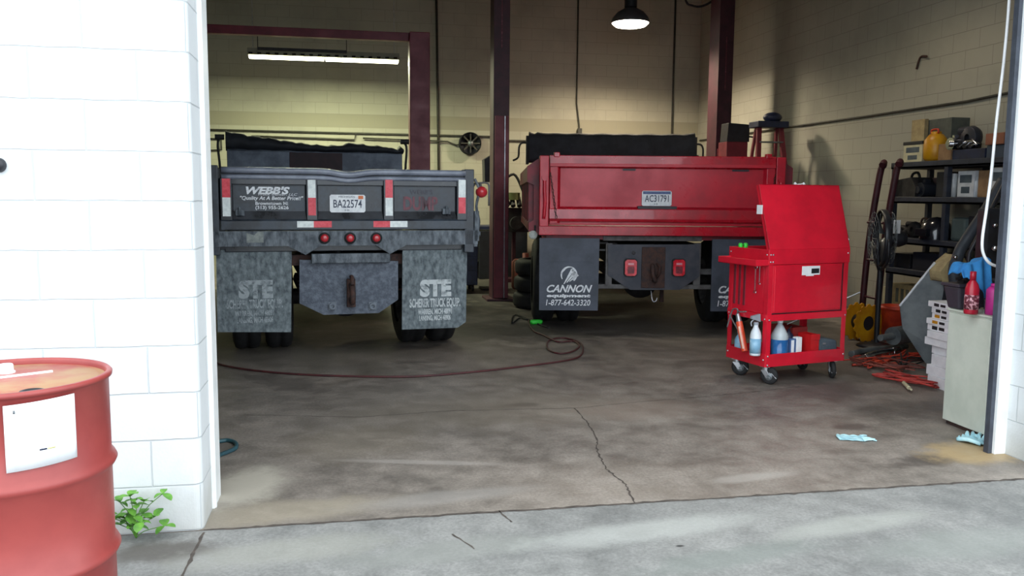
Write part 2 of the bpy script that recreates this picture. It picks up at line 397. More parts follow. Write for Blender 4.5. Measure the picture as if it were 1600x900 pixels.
sp(820,632,.13,.06,0,(80,74,70),.8); sp(780,640,1.2,.5,0,(132,122,108),.35)
sp(1000,640,.5,.3,0,(142,126,116),.35); sp(560,690,.5,.4,10,(122,112,96),.35)
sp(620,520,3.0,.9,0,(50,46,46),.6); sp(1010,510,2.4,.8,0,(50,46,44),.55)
sp(430,800,.6,.16,6,(168,158,140),.5); sp(1250,590,.9,.3,0,(74,70,66),.5)
sp(1290,610,.6,.25,5,(84,78,76),.5); sp(690,778,.5,.1,8,(146,142,138),.5)
sp(900,560,.2,.1,0,(70,62,60),.6); sp(1400,640,.6,.2,15,(82,78,74),.5)
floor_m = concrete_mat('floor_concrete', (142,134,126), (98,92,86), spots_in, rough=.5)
spots_out = []
for (px,py,rx,ry,rot,c,s) in [(250,862,.26,.12,0,(84,80,76),.9),(700,860,.5,.12,8,(128,130,126),.6),(1000,830,.6,.12,8,(170,172,168),.5),
    (1150,870,.5,.10,10,(112,118,114),.6),(1330,820,.45,.10,10,(160,162,156),.5),(450,860,.5,.15,8,(150,150,142),.5),(1500,850,.5,.15,5,(124,128,124),.6),
    (1062,853,.02,.012,0,(50,50,50),1)]:
    p = fl(px,py); spots_out.append((p.x,p.y,rx,ry,rot,c,s))
apron_m = concrete_mat('apron_concrete', (134,134,132), (104,105,104), spots_out, rough=.7, ns=1.3)

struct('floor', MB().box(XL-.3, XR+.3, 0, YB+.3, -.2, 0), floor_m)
ap = struct('floor_apron', MB().box(-30, 30, -40, -.012, -.2, 0), apron_m)
FX = -9.0
# outer wall pieces with a rounded corner at the reveal
def pier(name, xa, xb, side):
    r = .035; pts = []
    if side == 'left':   # reveal at xb
        pts = [(xa, 0)] + [(xb-r+r*math.sin(t*PI/12), r-r*math.cos(t*PI/12)) for t in range(7)] + [(xb, TH), (xa, TH)]
    else:
        pts = [(xb, TR2), (xa, TR2)] + [(xa+r-r*math.cos(t*PI/12), r-r*math.sin(t*PI/12)) for t in range(7)] + [(xb, 0)]
    return struct(name, MB().prism(pts, 0, ZC+.2, 'z'), ext_block)
pier('wall_front_left', FX, 0, 'left'); pier('wall_front_right', DW, 12, 'right')
struct('wall_front_top', MB().box(0, DW, 0, TH, ZH, ZC+.2), ext_block)
struct('wall_back', MB().box(XL-.2, XR+.2, YB, YB+.2, 0, ZC), int_block)
struct('wall_right', MB().box(XR, XR+.2, TH, YB, 0, ZC), side_block)
struct('wall_left', MB().box(XL-.2, XL, TH, YB, 0, ZC), side_block)
ceil_m = mat('ceiling_deck', (112,116,124), .8, c2=(58,58,62), ns=3)
struct('ceiling', MB().box(XL-.2, XR+.2, TH, YB+.2, ZC, ZC+.2), ceil_m)
# steel door channels fixed behind the block reveal
struct('trim_1', MB().box(-.12, .012, TH, RV, 0, ZH).box(.004, .018, TH+.01, TH+.03, 0, ZH), white_paint, bevel=.003)
struct('trim_2', MB().box(DW-.07, DW+.14, TR2, RV, 0, ZH), white_paint, bevel=.003)
struct('trim_3', MB().box(-.12, DW+.14, TH+.001, RV, ZH, ZH+.15), white_paint, bevel=.003)
t = MB(); t.box(DW-.095, DW-.07, RV-.02, RV+.005, 0, ZH); t.box(DW-.095, DW-.0, RV, RV+.02, 0, ZH)
struct('trim_4', t, mat('track_grey', (74,80,92), .5, c2=(56,60,70)), bevel=.002)

# joints and cracks in the slab
def strip(name, pts, w, m, parent, z=.0012, jitter=.006, sub=8):
    mb = MB(); P = []
    for a, b in zip(pts[:-1], pts[1:]):
        for k in range(sub):
            t = k/sub; P.append(Vector(a)*(1-t)+Vector(b)*t)
    P.append(Vector(pts[-1]))
    d = (P[-1]-P[0]).normalized(); nrm = Vector((-d.y, d.x, 0))
    L, R = [], []
    for i, p in enumerate(P):
        j = nrm*random.uniform(-jitter, jitter); ww = w*random.uniform(.5, 1.4)
        L.append(p+j+nrm*ww/2); R.append(p+j-nrm*ww/2)
    n = len(P); v = [(q.x, q.y, z) for q in L+R]
    mb._add(v, [(i, i+1, n+i+1, n+i) for i in range(n-1)])
    return link(name, mb, m, parent)
floor_o = bpy.data.objects['floor']
joint = MB(); joint.box(FX, 12, -.012, 0, -.2, -.010)
struct('trim_5', joint, crack_m)
strip('joint_edge', [(0,-.006,0),(4.4,-.006,0)], .020, crack_m, floor_o, jitter=.006, sub=120)
def fpts(l): return [Vector((fl(*q).x, fl(*q).y, 0)) for q in l]
strip('crack', fpts([(898,638),(918,660),(932,685),(934,708),(948,733),(978,757),(992,786)]), .009, crack_m, floor_o, sub=10)
strip('crack', fpts([(380,648),(560,652),(700,642),(790,640),(898,638)]), .006, crack_m, floor_o, sub=12)
strip('crack', fpts([(898,638),(1000,628),(1100,620),(1180,612),(1250,604)]), .005, crack_m, floor_o, sub=12)
strip('crack', fpts([(780,798),(800,816)]), .008, crack_m, ap, sub=6)
strip('crack', fpts([(705,835),(742,858)]), .008, crack_m, ap, sub=6)
a = fl(318,832); b = fl(283,905)
strip('joint', [a, b, b+(b-a)*3], .014, crack_m, ap, jitter=.003, sub=14)

# ------------------------------------------------------------------ wheels and running gear shared by both lorries
def wheel(parent, x, y, r=.48, w=.25, out=-1):
    """one tyre with its rim; out = side the dish faces"""
    t = MB(); t.lathe([(r*.58,-w/2),(r*.86,-w/2),(r*.97,-w*.42),(r,-w*.3),(r,-.02),(r*.985,-.02),(r*.985,.02),(r,.02),(r,w*.3),(r*.97,w*.42),(r*.86,w/2),(r*.58,w/2)], (x,y,r), 'x', 40)
    to = link('tyre', t, rubber, parent)
    q = MB(); q.lathe([(r*.585,w*.4),(r*.55,w*.2),(r*.52,w*.1),(r*.3,-w*.05),(r*.18,-w*.05),(r*.18,-w*.3)] if out > 0 else
                      [(r*.585,-w*.4),(r*.55,-w*.2),(r*.52,-w*.1),(r*.3,w*.05),(r*.18,w*.05),(r*.18,w*.3)], (x,y,r), 'x', 32)
    link('rim', q, rim_m, to)
    return to
def running_gear(T, xc, halfw, length, axle_y, flap_y=0):
    for s in (-1, 1):
        link('frame_rail', MB().box(xc+s*.42-.04, xc+s*.42+.04, .25, length, .72, .96), chassis, T, .006)
        for k in (0, 1):
            wheel(T, xc+s*(halfw-.14-k*.29), axle_y, out=s if k == 0 else -s)
        # leaf spring pack
        ls = MB()
        for k in range(5):
            hl = .62-.1*k
            ls.box(xc+s*.42-.045, xc+s*.42+.045, axle_y-hl, axle_y+hl, .58+.022*k, .598+.022*k)
        link('leaf_spring', ls, rust, T)
    a = MB(); a.cyl((xc-halfw+.2, axle_y, .48), (xc+halfw-.2, axle_y, .48), .075); a.sphere((xc, axle_y, .48), .21, (1,1,1), 24)
    link('rear_axle', a, chassis, T)
    d = MB(); d.cyl((xc, axle_y+.2, .5), (xc, length-1.5, .62), .05); link('driveshaft', d, chassis, T)
    c = MB()
    for yy in (.35, 1.8, 3.0): c.box(xc-.42, xc+.42, yy, yy+.1, .76, .92)
    link('crossmember', c, chassis, T)
def cab(T, xc, y0, m, w=1.9, top=2.0):
    h = w/2
    link('cab', MB().prism([(y0,.75),(y0+1.5,.75),(y0+1.55,1.5),(y0+1.2,top),(y0+.1,top+.02),(y0,top-.1)], xc-h, xc+h, 'x'), m, T, .03)
    cb = bpy.data.objects[-1] if False else None
    link('bonnet', MB().prism([(y0+1.55,.6),(y0+2.6,.6),(y0+2.65,1.25),(y0+1.55,1.45)], xc-h+.05, xc+h-.05, 'x'), m, T, .04)
    link('rear_window', MB().box(xc-.45, xc+.45, y0-.008, y0+.004, 1.5, top-.2), dark_plastic, T)
    for s in (-1, 1):
        wheel(T, xc+s*(h-.05), y0+1.9, r=.46, w=.24, out=s)
        link('side_window', MB().prism([(y0+.35,1.45),(y0+1.4,1.45),(y0+1.15,top-.12),(y0+.4,top-.12)], xc+s*(h+.004)-.003, xc+s*(h+.004)+.003, 'x'), dark_plastic, T)
def chamfer_panel(x0, x1, z0, z1, c=.03):
    return [(x0+c,z0),(x1-c,z0),(x1,z0+c),(x1,z1-c),(x1-c,z1),(x0+c,z1),(x0,z1-c),(x0,z0+c)]

# ------------------------------------------------------------------ black dump truck
BY = -6; BX0, BY0 = .563, 3.5
gb = plane_at(BX0, BY0, BY)
T = empty('dump_truck', (BX0, BY0, 0), 'black dump truck backed in on the left, tailgate lettered and flaps caked grey', 'dump truck', rz=-math.radians(BY))
def px4(g, x0, y0, x1, y1, dy=0):   # pixel rectangle -> x0,x1,z0,z1
    xa, zt = g(x0, (y0), dy); xb, zb = g(x1, (y1), dy)
    return xa, xb, zb, zt
TL, TR, TZ0, TZ1 = -.935, 1.085, 1.165, 1.665
tg = link('tailgate', MB().box(TL, TR, .03, .07, TZ0, TZ1-.01), black_panel, T, .004)
# rolled top rail with its dent
def rail(z, r, amp):
    pts = []
    n = 40
    for i in range(n+1):
        x = TL+.01+(TR-TL-.02)*i/n
        dent = -amp*math.exp(-((x-.08)/.13)**2)
        pts.append((x, .005+dent*.4, z+dent))
    return pts
q = MB(); q.tube(rail(TZ1-.022, .024, .028), .026, 12, 1); link('top_rail', q, mat('rail_black', (104,110,124), .3, c2=(146,152,166), ns=3), tg)  # highlights along the black rails put in as pale grey
q = MB(); q.tube(rail(TZ1-.075, .018, .022), .020, 12, 1); link('top_rail', q, MATS['rail_black'], tg)
link('bottom_rail', MB().prism([(-.02,TZ0),(.04,TZ0),(.04,TZ0+.085),(.0,TZ0+.085),(-.02,TZ0+.07)], TL, TR, 'x'), black_panel, tg, .003)
xr = [gb(353,300)[0], gb(487,300)[0], gb(607,300)[0], gb(721.5,300)[0]]
for x in xr: link('rib', MB().prism([(x-.055,.035),(x-.042,-.012),(x+.042,-.012),(x+.055,.035)], TZ0+.08, TZ1-.09, 'z'), black_paint, tg, .003)
link('ledge', MB().prism([(.03,TZ0+.085),(.03,TZ0+.15),(.0,TZ0+.085)], TL, TR, 'x'), black_paint, tg)
link('upper_channel', MB().box(TL, TR, .0, .03, TZ1-.135, TZ1-.09), black_paint, tg, .004)
def tape(x, ya, yb, yc, first, second):
    for (a_, b_, mm) in ((ya, yb, first), (yb, yc, second)):
        z1 = gb(x, a_)[1]; z0 = gb(x, b_)[1]; xx = gb(x, 300)[0]
        link('reflective_tape', MB().box(xx-.031, xx+.031, -.0150, -.0125, z0, z1), mm, tg)
tape(353.5,279,308.5,338,tape_red,tape_white); tape(487,281,309,336.5,tape_white,tape_red)
tape(607.5,281,309,337,tape_red,tape_white); tape(721.5,281,308.5,333.5,tape_white,tape_red)
for (xa,xb,mm) in ((464,490,tape_white),(490,518,tape_red),(583,609,tape_red),(609,636,tape_white)):
    a_ = gb(xa,351)[0]; b_ = gb(xb,351)[0]
    link('reflective_tape', MB().box(a_, b_, -.0225, -.0205, TZ0+.018, TZ0+.070), mm, tg)
def T_(s, x0, y0, x1, y1, m_, dy=.03, **k):
    a_, b_, c_, d_ = px4(gb, x0, y0, x1, y1, dy); return txt(s, a_, b_, c_, d_, dy-.0003, m_, tg, **k)
T_("WEBB'S", 384,291,453,304, print_white, shear=.3, bold=.045)
T_("Truck Center, LLC", 403,301.5,465,306.5, print_silver, shear=.3, bold=.01)
T_('"Quality At A Better Price!!"', 375,306,474,314.5, print_white, shear=.2, bold=.02)
T_("Brownstown MI", 399,315,450,320.5, print_white, bold=.02)
T_("(313) 955-2626", 399,321.5,451,328.5, print_white, bold=.02)
T_("DUMP", 630,307,684,329, bare_spray, bold=.035)
T_("WEBB'S", 640,296,676,304, mat('faded_ink', (62,60,70), .6), bold=.01)
for xx in (342, 0):
    pass
for (px_, py_) in ((375,333),(698,331)):
    c_ = gb(px_, py_)
    link('latch', MB().box(c_[0]-.035, c_[0]+.035, .0, .028, c_[1]-.022, c_[1]+.028).box(c_[0]-.01, c_[0]+.01, -.012, .0, c_[1]-.02, c_[1]+.05), grimy_steel, tg, .003)
def plate(parent, g, x0, y0, x1, y1, dy, s, top=False):
    a_, b_, c_, d_ = px4(g, x0, y0, x1, y1, dy)
    p = link('licence_plate', MB().prism(chamfer_panel(a_, b_, c_, d_, .012), dy-.004, dy), plate_white, parent, .001)
    w = b_-a_; h = d_-c_
    txt(s, a_+w*.10, b_-w*.10, c_+h*.26, c_+h*.72, dy-.0045, plate_ink, p, bold=.01)
    if top:
        link('plate_band', MB().box(a_+.012, b_-.012, dy-.0055, dy-.004, d_-h*.22, d_-.006), plate_blue, p)
    else:
        txt('MICHIGAN', a_+w*.25, b_-w*.3, c_+h*.83, c_+h*.93, dy-.0045, plate_ink, p)
        link('sticker', MB().box(b_-w*.2, b_-w*.06, dy-.0055, dy-.004, d_-h*.24, d_-h*.06), orange_sticker, p)
    txt('10', a_+w*.42, a_+w*.54, c_+h*.07, c_+h*.18, dy-.0045, plate_ink, p)
    return p
plate(tg, gb, 515,304,571,332, .022, 'BA22574')
# bed: sides, floor, corner posts, shield
bed = link('dump_body', MB().box(TL+.02, TR-.02, .07, 2.9, .98, 1.08).box(TL-.02, TL+.03, .07, 2.95, 1.0, 1.66).box(TR-.03, TR+.02, .07, 2.95, 1.0, 1.66), black_paint, T, .006)
for s, xx in ((-1, TL-.055), (1, TR+.03)):
    link('corner_post', MB().box(xx-.045, xx+.04, .0, .12, .96, 1.68), black_panel, bed, .006)
    lt = MB(); lt.tube([(xx+s*.05,.03,1.60),(xx+s*.09,.02,1.50),(xx+s*.06,.0,1.36),(xx+s*.09,.02,1.22),(xx+s*.06,.03,1.10)], .012, 8, 4)
    lt.box(xx+s*.065-.02, xx+s*.065+.02, .0, .06, 1.06, 1.32); lt.cyl((xx+s*.05-.05,.03,1.12),(xx+s*.05+.05,.03,1.12), .022)
    link('tailgate_linkage', lt, grimy_steel, bed)
for k in range(5):
    for xx, s in ((TL-.05,-1),(TR+.05,1)):
        link('side_stake', MB().box(xx-.03, xx+.03, .5+k*.55, .57+k*.55, 1.02, 1.62), black_paint, bed, .004)
sh = link('cab_shield', MB().box(-.955, 1.01, 2.88, 2.93, 1.0, 1.955).box(-.955, 1.01, 2.88, 3.5, 1.92, 1.955), shield_steel, T, .008)
a_, b_, c_, d_ = px4(gb, 452, 235, 535, 262, 2.88)
link('shield_window', MB().box(a_, b_, 2.868, 2.882, 1.62, 1.925), brown_mesh, sh, .003)
# crumpled tarp roll lying on top of the shield
top = [(-.965,2.145),(-.90,2.14),(-.72,2.105),(-.5,2.085),(-.3,2.055),(-.1,2.03),(.1,2.015),(.3,2.02),(.42,2.055),(.6,2.03),(.8,2.02),(.95,1.985),(1.0,2.05),(1.02,2.0)]
mb = MB()
def tp(x):
    for (xa,za),(xb,zb) in zip(top[:-1], top[1:]):
        if xa <= x <= xb: return za+(zb-za)*(x-xa)/(xb-xa)
    return top[-1][1]
def tf(u, v):
    x = -.965+1.985*u; a = v*2*PI; zt = tp(x)+.006*math.sin(x*37)+.004*math.sin(x*71); zc = (zt+1.93)/2; hz = (zt-1.93)/2
    return (x, 2.95+.13*math.cos(a)+.01*math.sin(x*23+a*2), zc+hz*math.sin(a))
mb.grid(tf, 60, 16); link('tarp_roll', mb, tarp, T)
for s, x in ((-1,-1.03),(1,1.05)):
    am = MB(); am.tube([(x-s*.04,2.95,2.06),(x,2.95,2.06),(x+s*.02,2.92,1.98),(x,2.9,1.7),(x,2.6,1.35)], .014, 8, 3); am.cyl((x-.05,2.95,2.08),(x+.05,2.95,2.08),.03)
    link('tarp_arm', am, chassis, T)
# rear sill with drop tabs
zs = TZ0-.012
x1_, _ = gb(330,370); 
sill = link('rear_sill', MB().prism([(-1.02,zs),(1.19,zs),(1.19,1.03),(.56,1.03),(.42,.955),(.30,1.03),(-.16,1.03),(-.28,.955),(-.42,1.03),(-1.02,1.03)], -.0, .06), grimy_steel, T, .004)
for px_ in (507, 547, 588):
    c_ = gb(px_, 372)
    l = MB(); l.lathe([(.048,.0),(.048,-.012),(.034,-.014)], (c_[0], -.0, c_[1]), 'y', 28); lo = link('lamp_grommet', l, rubber, sill)
    l = MB(); l.lathe([(.033,-.012),(.030,-.024),(.015,-.030),(.0005,-.031)], (c_[0], -.0, c_[1]), 'y', 28); link('marker_lamp', l, red_lamp_bright, lo)
a_, b_, c_, d_ = px4(gb, 385, 362, 412, 379)
link('worn_sticker', MB().prism([(a_,c_),(b_,c_),(b_,d_),(a_+.09,d_),(a_+.06,d_-.03),(a_,d_-.01)], -.002, 0), mat('worn_grey', (140,146,142), .7, c2=(110,116,116), ns=20), sill)
# hitch plate, pintle hook
q = []
for p_ in ((468,406),(622,408),(622,468),(592,489),(506,492),(468,474)): q.append(gb(*p_, .1))
hp = link('hitch_plate', MB().prism(q, .10, .125), hitch_steel, T, .004)
a_, b_, c_, d_ = px4(gb, 486, 396, 608, 409, .1)
link('hitch_bar', MB().box(a_, b_, .03, .10, c_, d_), grimy_steel, hp, .005)
a_, b_, c_, d_ = px4(gb, 455, 398, 632, 412, .2)
link('cross_bar', MB().box(a_, b_, .17, .25, c_, d_), rust, hp, .005)
c_ = gb(548, 448, .1)
hk = MB(); hk.box(c_[0]-.035, c_[0]+.035, .05, .10, c_[1]-.17, c_[1]+.07); hk.tube([(c_[0],.06,c_[1]+.02),(c_[0],-.03,c_[1]),(c_[0],-.07,c_[1]-.06),(c_[0],-.03,c_[1]-.12),(c_[0],.05,c_[1]-.10)], .024, 10, 4)
hk.tube([(c_[0],.05,c_[1]+.09),(c_[0],-.02,c_[1]+.09),(c_[0],-.05,c_[1]+.03)], .017, 8, 4)
link('pintle_hook', hk, rust, hp, .003)
for px_ in (519, 582):
    e_ = gb(px_, 478, .1); l = MB(); l.box(e_[0]-.035, e_[0]+.035, .09, .101, e_[1]-.035, e_[1]+.035); l.lathe([(.03,.09),(.03,.07),(.014,.07),(.014,.09)], (e_[0],0,e_[1]), 'y', 18)
    link('chain_loop', l, mat('loop_grey', (104,112,122), .6), hp, .002)
# flaps
def flap(parent, pts, dy, m_, bev=.003, th=.014):
    return link('mud_flap', MB().prism(pts, dy, dy+th), m_, parent, bev)
f1 = flap(T, [gb(*p_, .08) for p_ in ((340,519),(455,519),(456,375),(337,372))], .08, flap_grimy)
f2 = flap(T, [gb(*p_, .08) for p_ in ((628,515),(715,512),(728,503),(730,383),(629,381))], .08, flap_grimy)
def FT(f, s, x0, y0, x1, y1, m_, **k):
    a_, b_, c_, d_ = px4(gb, x0, y0, x1, y1, .08); return txt(s, a_, b_, c_, d_, .0798, m_, f, **k)
FT(f1,'STE',372,438,427,466,print_faint,bold=.06); FT(f1,'SCHERER TRUCK EQUIP.',354,469,442,483,print_faint,bold=.03)
FT(f1,'WARREN, MICH 48091',367,486,428,494,print_faint,bold=.03); FT(f1,'LANSING, MICH 48906',370,496,427,505,print_faint,bold=.03)
FT(f2,'STE',656,437,705,463,print_dirty,bold=.06); FT(f2,'SCHERER TRUCK EQUIP.',640,467,719,481,print_dirty,bold=.03)
FT(f2,'WARREN, MICH 48091',653,483,706,491.5,print_dirty,bold=.03); FT(f2,'LANSING, MICH 48906',655,493,704,501,print_dirty,bold=.03)
# right side marker on its bracket
c_ = gb(753, 300)
l = MB(); l.lathe([(.0005,-.06),(.03,-.055),(.047,-.03),(.05,0),(.045,.03),(.02,.04)], (c_[0], .02, c_[1]), 'y', 28)
mk = link('turn_lamp', l, red_lamp_bright, T)
l = MB(); l.tube([(TR+.05,.05,1.50),(TR+.09,.05,c_[1]+.07),(c_[0]-.03,.06,c_[1]+.075),(c_[0]+.07,.06,c_[1]+.075),(c_[0]+.08,.06,c_[1]-.02),(c_[0]+.08,.06,c_[1]-.12)], .009, 8, 3)
l.cyl((c_[0],.05,c_[1]+.07),(c_[0],.05,c_[1]),.012); link('lamp_bracket', l, tube_steel, mk)
link('side_step', MB().prism([(1.09,1.01),(1.19,1.01),(1.19,1.06),(1.14,1.30),(1.10,1.35)], .02, .05), grimy_steel, T, .004)
link('valve_stem', MB().cyl((.0,.2,.93),(.0,.2,1.0),.02), chassis, T)
running_gear(T, .15, 1.06, 5.4, 1.15)
cab(T, .05, 3.65, black_paint, 1.9, 1.9)

# ------------------------------------------------------------------ red dump truck
RYAW = 10; RX0, RY0 = 3.84, 4.7
gr = plane_at(RX0, RY0, RYAW)
R_ = empty('dump_truck', (RX0, RY0, 0), 'red dump truck with black tarp roll and dark flaps behind the tool cart', 'dump truck', rz=-math.radians(RYAW))
ZT, ZM, ZB = 1.875, 1.155, 1.05
rt = link('tailgate', MB().box(-1.17, 1.17, .045, .09, ZM, ZT-.01), red_dusty, R_, .004)
link('top_rail', MB().prism([(.0,ZT),(.09,ZT),(.09,ZT-.12),(.03,ZT-.13),(-.005,ZT-.115),(-.012,ZT-.09),(0,ZT-.02)], -1.17, 1.17, 'x'), red_body, rt, .006)
link('top_lip', MB().prism([(-.014,ZT-.085),(.0,ZT-.085),(.0,ZT-.118),(-.02,ZT-.118)], -1.17, 1.17, 'x'), red_dusty, rt, .004)
zr0, zr1 = gr(1000,347)[1], gr(1000,324)[1]
link('lower_rib', MB().prism([(.045,zr0),(.0,zr0),(-.012,zr0+.03),(-.006,zr1-.02),(.045,zr1+.005)], -1.17, 1.17, 'x'), red_body, rt, .006)
for s in (-1, 1):
    link('end_rib', MB().prism([(s*1.17,.05),(s*1.17,.0),(s*1.085,.0),(s*1.055,.05)], ZM+.02, ZT-.12, 'z'), red_dusty, rt, .006)
    link('hinge_ear', MB().box(s*1.1-.03, s*1.1+.03, -.01, .06, ZT-.02, ZT+.03), red_body, rt, .006)
link('rear_sill', MB().prism([(-.02,ZB),(.08,ZB),(.08,ZM-.01),(-.02,ZM-.01)], -1.275, 1.275, 'x'), red_body, R_, .006)
for (px_, py_, rr_, mm) in ((938,253,.026,mat('bondo', (176,120,116), .7)),(1037,252,.030,mat('primer', (226,176,190), .6))):
    c_ = gr(px_, py_)
    pts = [(c_[0]+rr_*(1+.3*math.sin(k*2.1))*math.cos(k*PI/5), c_[1]+rr_*.9*(1+.3*math.cos(k*1.7))*math.sin(k*PI/5)) for k in range(10)]
    link('paint_chip', MB().prism(pts, -.0025, .0), mm, rt)
plate(rt, gr, 1003,298,1049,322, .03, 'AC31791', True)
a_, b_, c_, d_ = px4(gr, 996, 322, 1057, 331, .02)
link('plate_holder', MB().box(a_, b_, .0, .045, c_, d_), dark_plastic, rt, .004)
a_, b_, c_, d_ = px4(gr, 975, 262, 993, 265)
for (xa, xb, yy) in ((974,994,264.5),(1146,1172,266)):
    a_ = gr(xa, yy)[0]; b_ = gr(xb, yy)[0]; z_ = gr(xa, yy)[1]
    link('slot', MB().box(a_, b_, .036, .046, z_-.012, z_+.006), dark_plastic, rt)
rb = link('dump_body', MB().box(-1.2, 1.2, .09, 3.4, 1.0, 1.1), red_side, R_, .004)
for s in (-1, 1):
    P = [(s*1.19,1.86),(s*1.26,1.86),(s*1.40,1.765),(s*1.40,1.60),(s*1.33,1.57),(s*1.33,1.20),(s*1.38,1.17),(s*1.38,1.08),(s*1.19,1.02)]
    link('side_wall', MB().prism(P, .14, 3.4), red_side, rb, .006)
    link('corner_post', MB().box(min(s*1.18,s*1.275), max(s*1.18,s*1.275), -.01, .16, ZM-.02, ZT-.005), red_dusty, rb, .006)
    for k in range(6):
        link('side_rib', MB().box(min(s*1.32,s*1.385), max(s*1.32,s*1.385), .2+k*.55, .27+k*.55, 1.1, 1.62), red_side, rb, .005)
    lv = MB(); lv.tube([(s*1.225,-.02,1.66),(s*1.225,-.03,1.5),(s*1.22,-.03,1.38),(s*1.23,-.02,1.22)], .018, 8, 4); lv.cyl((s*1.225,-.04,1.64),(s*1.225,.0,1.64),.03)
    link('latch_arm', lv, red_dusty, rb)
    ch = MB(); n_ = 14
    for k in range(n_):
        c0 = Vector((s*1.165-s*.005*k, -.02, 1.68-.034*k)); 
        ch.tube([c0+Vector((math.cos(t*PI/3)*(.009 if k % 2 else .003), math.cos(t*PI/3)*(.003 if k % 2 else .009), math.sin(t*PI/3)*.021)) for t in range(6)]+[c0+Vector(((.009 if k % 2 else .003), 0, 0))], .0035, 5, 1)
    link('chain', ch, rust, rb)
# tarp housing above the front wall of the bed
xa, zt_ = gr(827,205,3.3); xb, _z = gr(1087,206,3.3)
link('front_wall', MB().box(-1.2, 1.15, 3.4, 3.46, 1.0, 2.05), red_side, rb, .006)
def rf_(u, v):
    x = xa+(xb-xa)*u; a = v*2*PI
    sag = -.035*math.sin(PI*min(1, u/.09)) if u < .045 else -.018*min(1, (u-.03)/.08) if u < .5 else -.018
    if u > .93: sag = -.018*(1-u)/.07
    zt2 = zt_+sag+.004*math.sin(x*19); zb2 = 1.92
    cz, sz = math.cos(a), math.sin(a)
    sx = abs(cz)**.6*(1 if cz > 0 else -1); ss = abs(sz)**.45*(1 if sz > 0 else -1)
    return (x, 3.42+.14*sx+.01*math.sin(x*13), (zt2+zb2)/2+(zt2-zb2)/2*ss)
mb = MB(); mb.grid(rf_, 60, 24); link('tarp_roll', mb, tarp, R_)
for s, x in ((-1, xa-.02), (1, xb+.02)):
    am = MB(); am.tube([(x,3.42,2.2),(x+s*.08,3.42,2.2),(x+s*.12,3.42,2.14),(x+s*.13,3.42,2.0),(x+s*.2,3.3,1.95)], .014, 8, 3)
    am.box(x-.02, x+.02, 3.36, 3.5, 1.9, 2.3)
    link('tarp_arm', am, chassis, R_)
# flaps with the maker's mark
def rflap(x0, x1):
    zt2 = gr(889,372,.06)[1]; zb2 = gr(889,485,.06)[1]
    f = link('mud_flap', MB().prism([(x0,zb2),(x1,zb2),(x1+.005,zt2),(x0-.005,zt2)], .06, .074), flap_clean, R_, .003)
    zc = gr(889,409,.06)[1]
    link('crease', MB().box(x0+.05, x1-.02, .056, .060, zc-.003, zc+.003), flap_clean, f)
    w = x1-x0
    z = lambda py: gr(889, py, .06)[1]
    ts = [(s_, x0+w*a1, x0+w*b1, z(y1), z(y0), k) for (s_, a1, b1, y0, y1, k) in
          (('CANNON', .125, .90, 445, 457, dict(shear=.35, bold=.03)), ('equipment', .125, .87, 459.5, 466, dict(bold=.05, shear=.1)), ('1-877-642-3320', .115, .87, 468, 477.5, dict(shear=.15, bold=.012)))]
    for (s_, a1, b1, c1, d1, k) in ts: txt(s_, a1, b1, c1, d1, .0598, print_white, f, **k)
    # round emblem: a disc cut by three slanting claws
    cx_ = x0+w*.50; cz_ = z(429); r_ = .088
    em = MB()
    N = 60
    ring = []
    def arc(a0, a1, ro, ri):
        k = 18
        P = [(cx_+ro*math.cos(a0+(a1-a0)*i/k), cz_+ro*math.sin(a0+(a1-a0)*i/k)) for i in range(k+1)]
        Q = [(cx_+ri(i/k)*math.cos(a0+(a1-a0)*i/k), cz_+ri(i/k)*math.sin(a0+(a1-a0)*i/k)) for i in range(k, -1, -1)]
        em.prism(P+Q, .0575, .0598)
    arc(math.radians(60), math.radians(215), r_, lambda t: r_*(.72+.2*abs(2*t-1)))
    arc(math.radians(-52), math.radians(62), r_, lambda t: r_*(.66-.25*math.sin(PI*t)))
    for (dx, l0, l1, w0) in ((-.012,.045,-.10,.020),(.018,.02,-.085,.018),(.045,-.01,-.075,.014)):
        em.prism([(cx_+dx+.045+w0, cz_+l0),(cx_+dx+.045-w0*.4, cz_+l0+.02),(cx_+dx-.045, cz_+l1),(cx_+dx-.035, cz_+l1)], .0575, .0598)
    link('emblem', em, print_white, f)
    return f
xa1 = gr(843,430,.06)[0]; xb1 = gr(935,430,.06)[0]
rflap(xa1, xb1); xr1 = gr(1112,430,.06)[0]; rflap(xr1, xr1+(xb1-xa1))
# hitch plate and lamps
q = [gr(*p_, .12) for p_ in ((950,382),(1093,382),(1093,432),(1062,453),(985,453),(950,430))]
hp = link('hitch_plate', MB().prism(q, .12, .14), mat('hitch_dark', (44,48,60), .55, c2=(62,62,70), ns=7), R_, .004)
a_, b_, c_, d_ = px4(gr, 942, 368, 1096, 377, .1)
link('hitch_bar', MB().box(a_, b_, .08, .16, c_, d_), tube_steel, hp, .004)
a_, b_, c_, d_ = px4(gr, 935, 444, 1112, 452, .16)
link('step_bar', MB().box(a_-.05, b_+.05, .15, .20, c_, d_), tube_steel, hp, .004)
for (xa2, xb2) in ((947,956),(1085,1094)):
    a_, b_, c_, d_ = px4(gr, xa2, 380, xb2, 446, .14)
    link('upright', MB().box(a_, b_, .145, .19, c_, d_), tube_steel, hp, .004)
a_, b_, c_, d_ = px4(gr, 1094, 420, 1114, 429, .3)
link('side_tube', MB().box(a_-.02, b_+.05, .28, .34, c_, d_), tube_steel, hp, .004)
a_, b_, c_, d_ = px4(gr, 934, 378, 950, 392, .3)
link('spring_hanger', MB().box(a_-.04, b_, .28, .32, d_-.02, d_).box(a_-.04, b_, .28, .32, c_, c_+.02), tube_steel, hp, .003)
a_, b_, c_, d_ = px4(gr, 1003, 386, 1038, 450, .12)
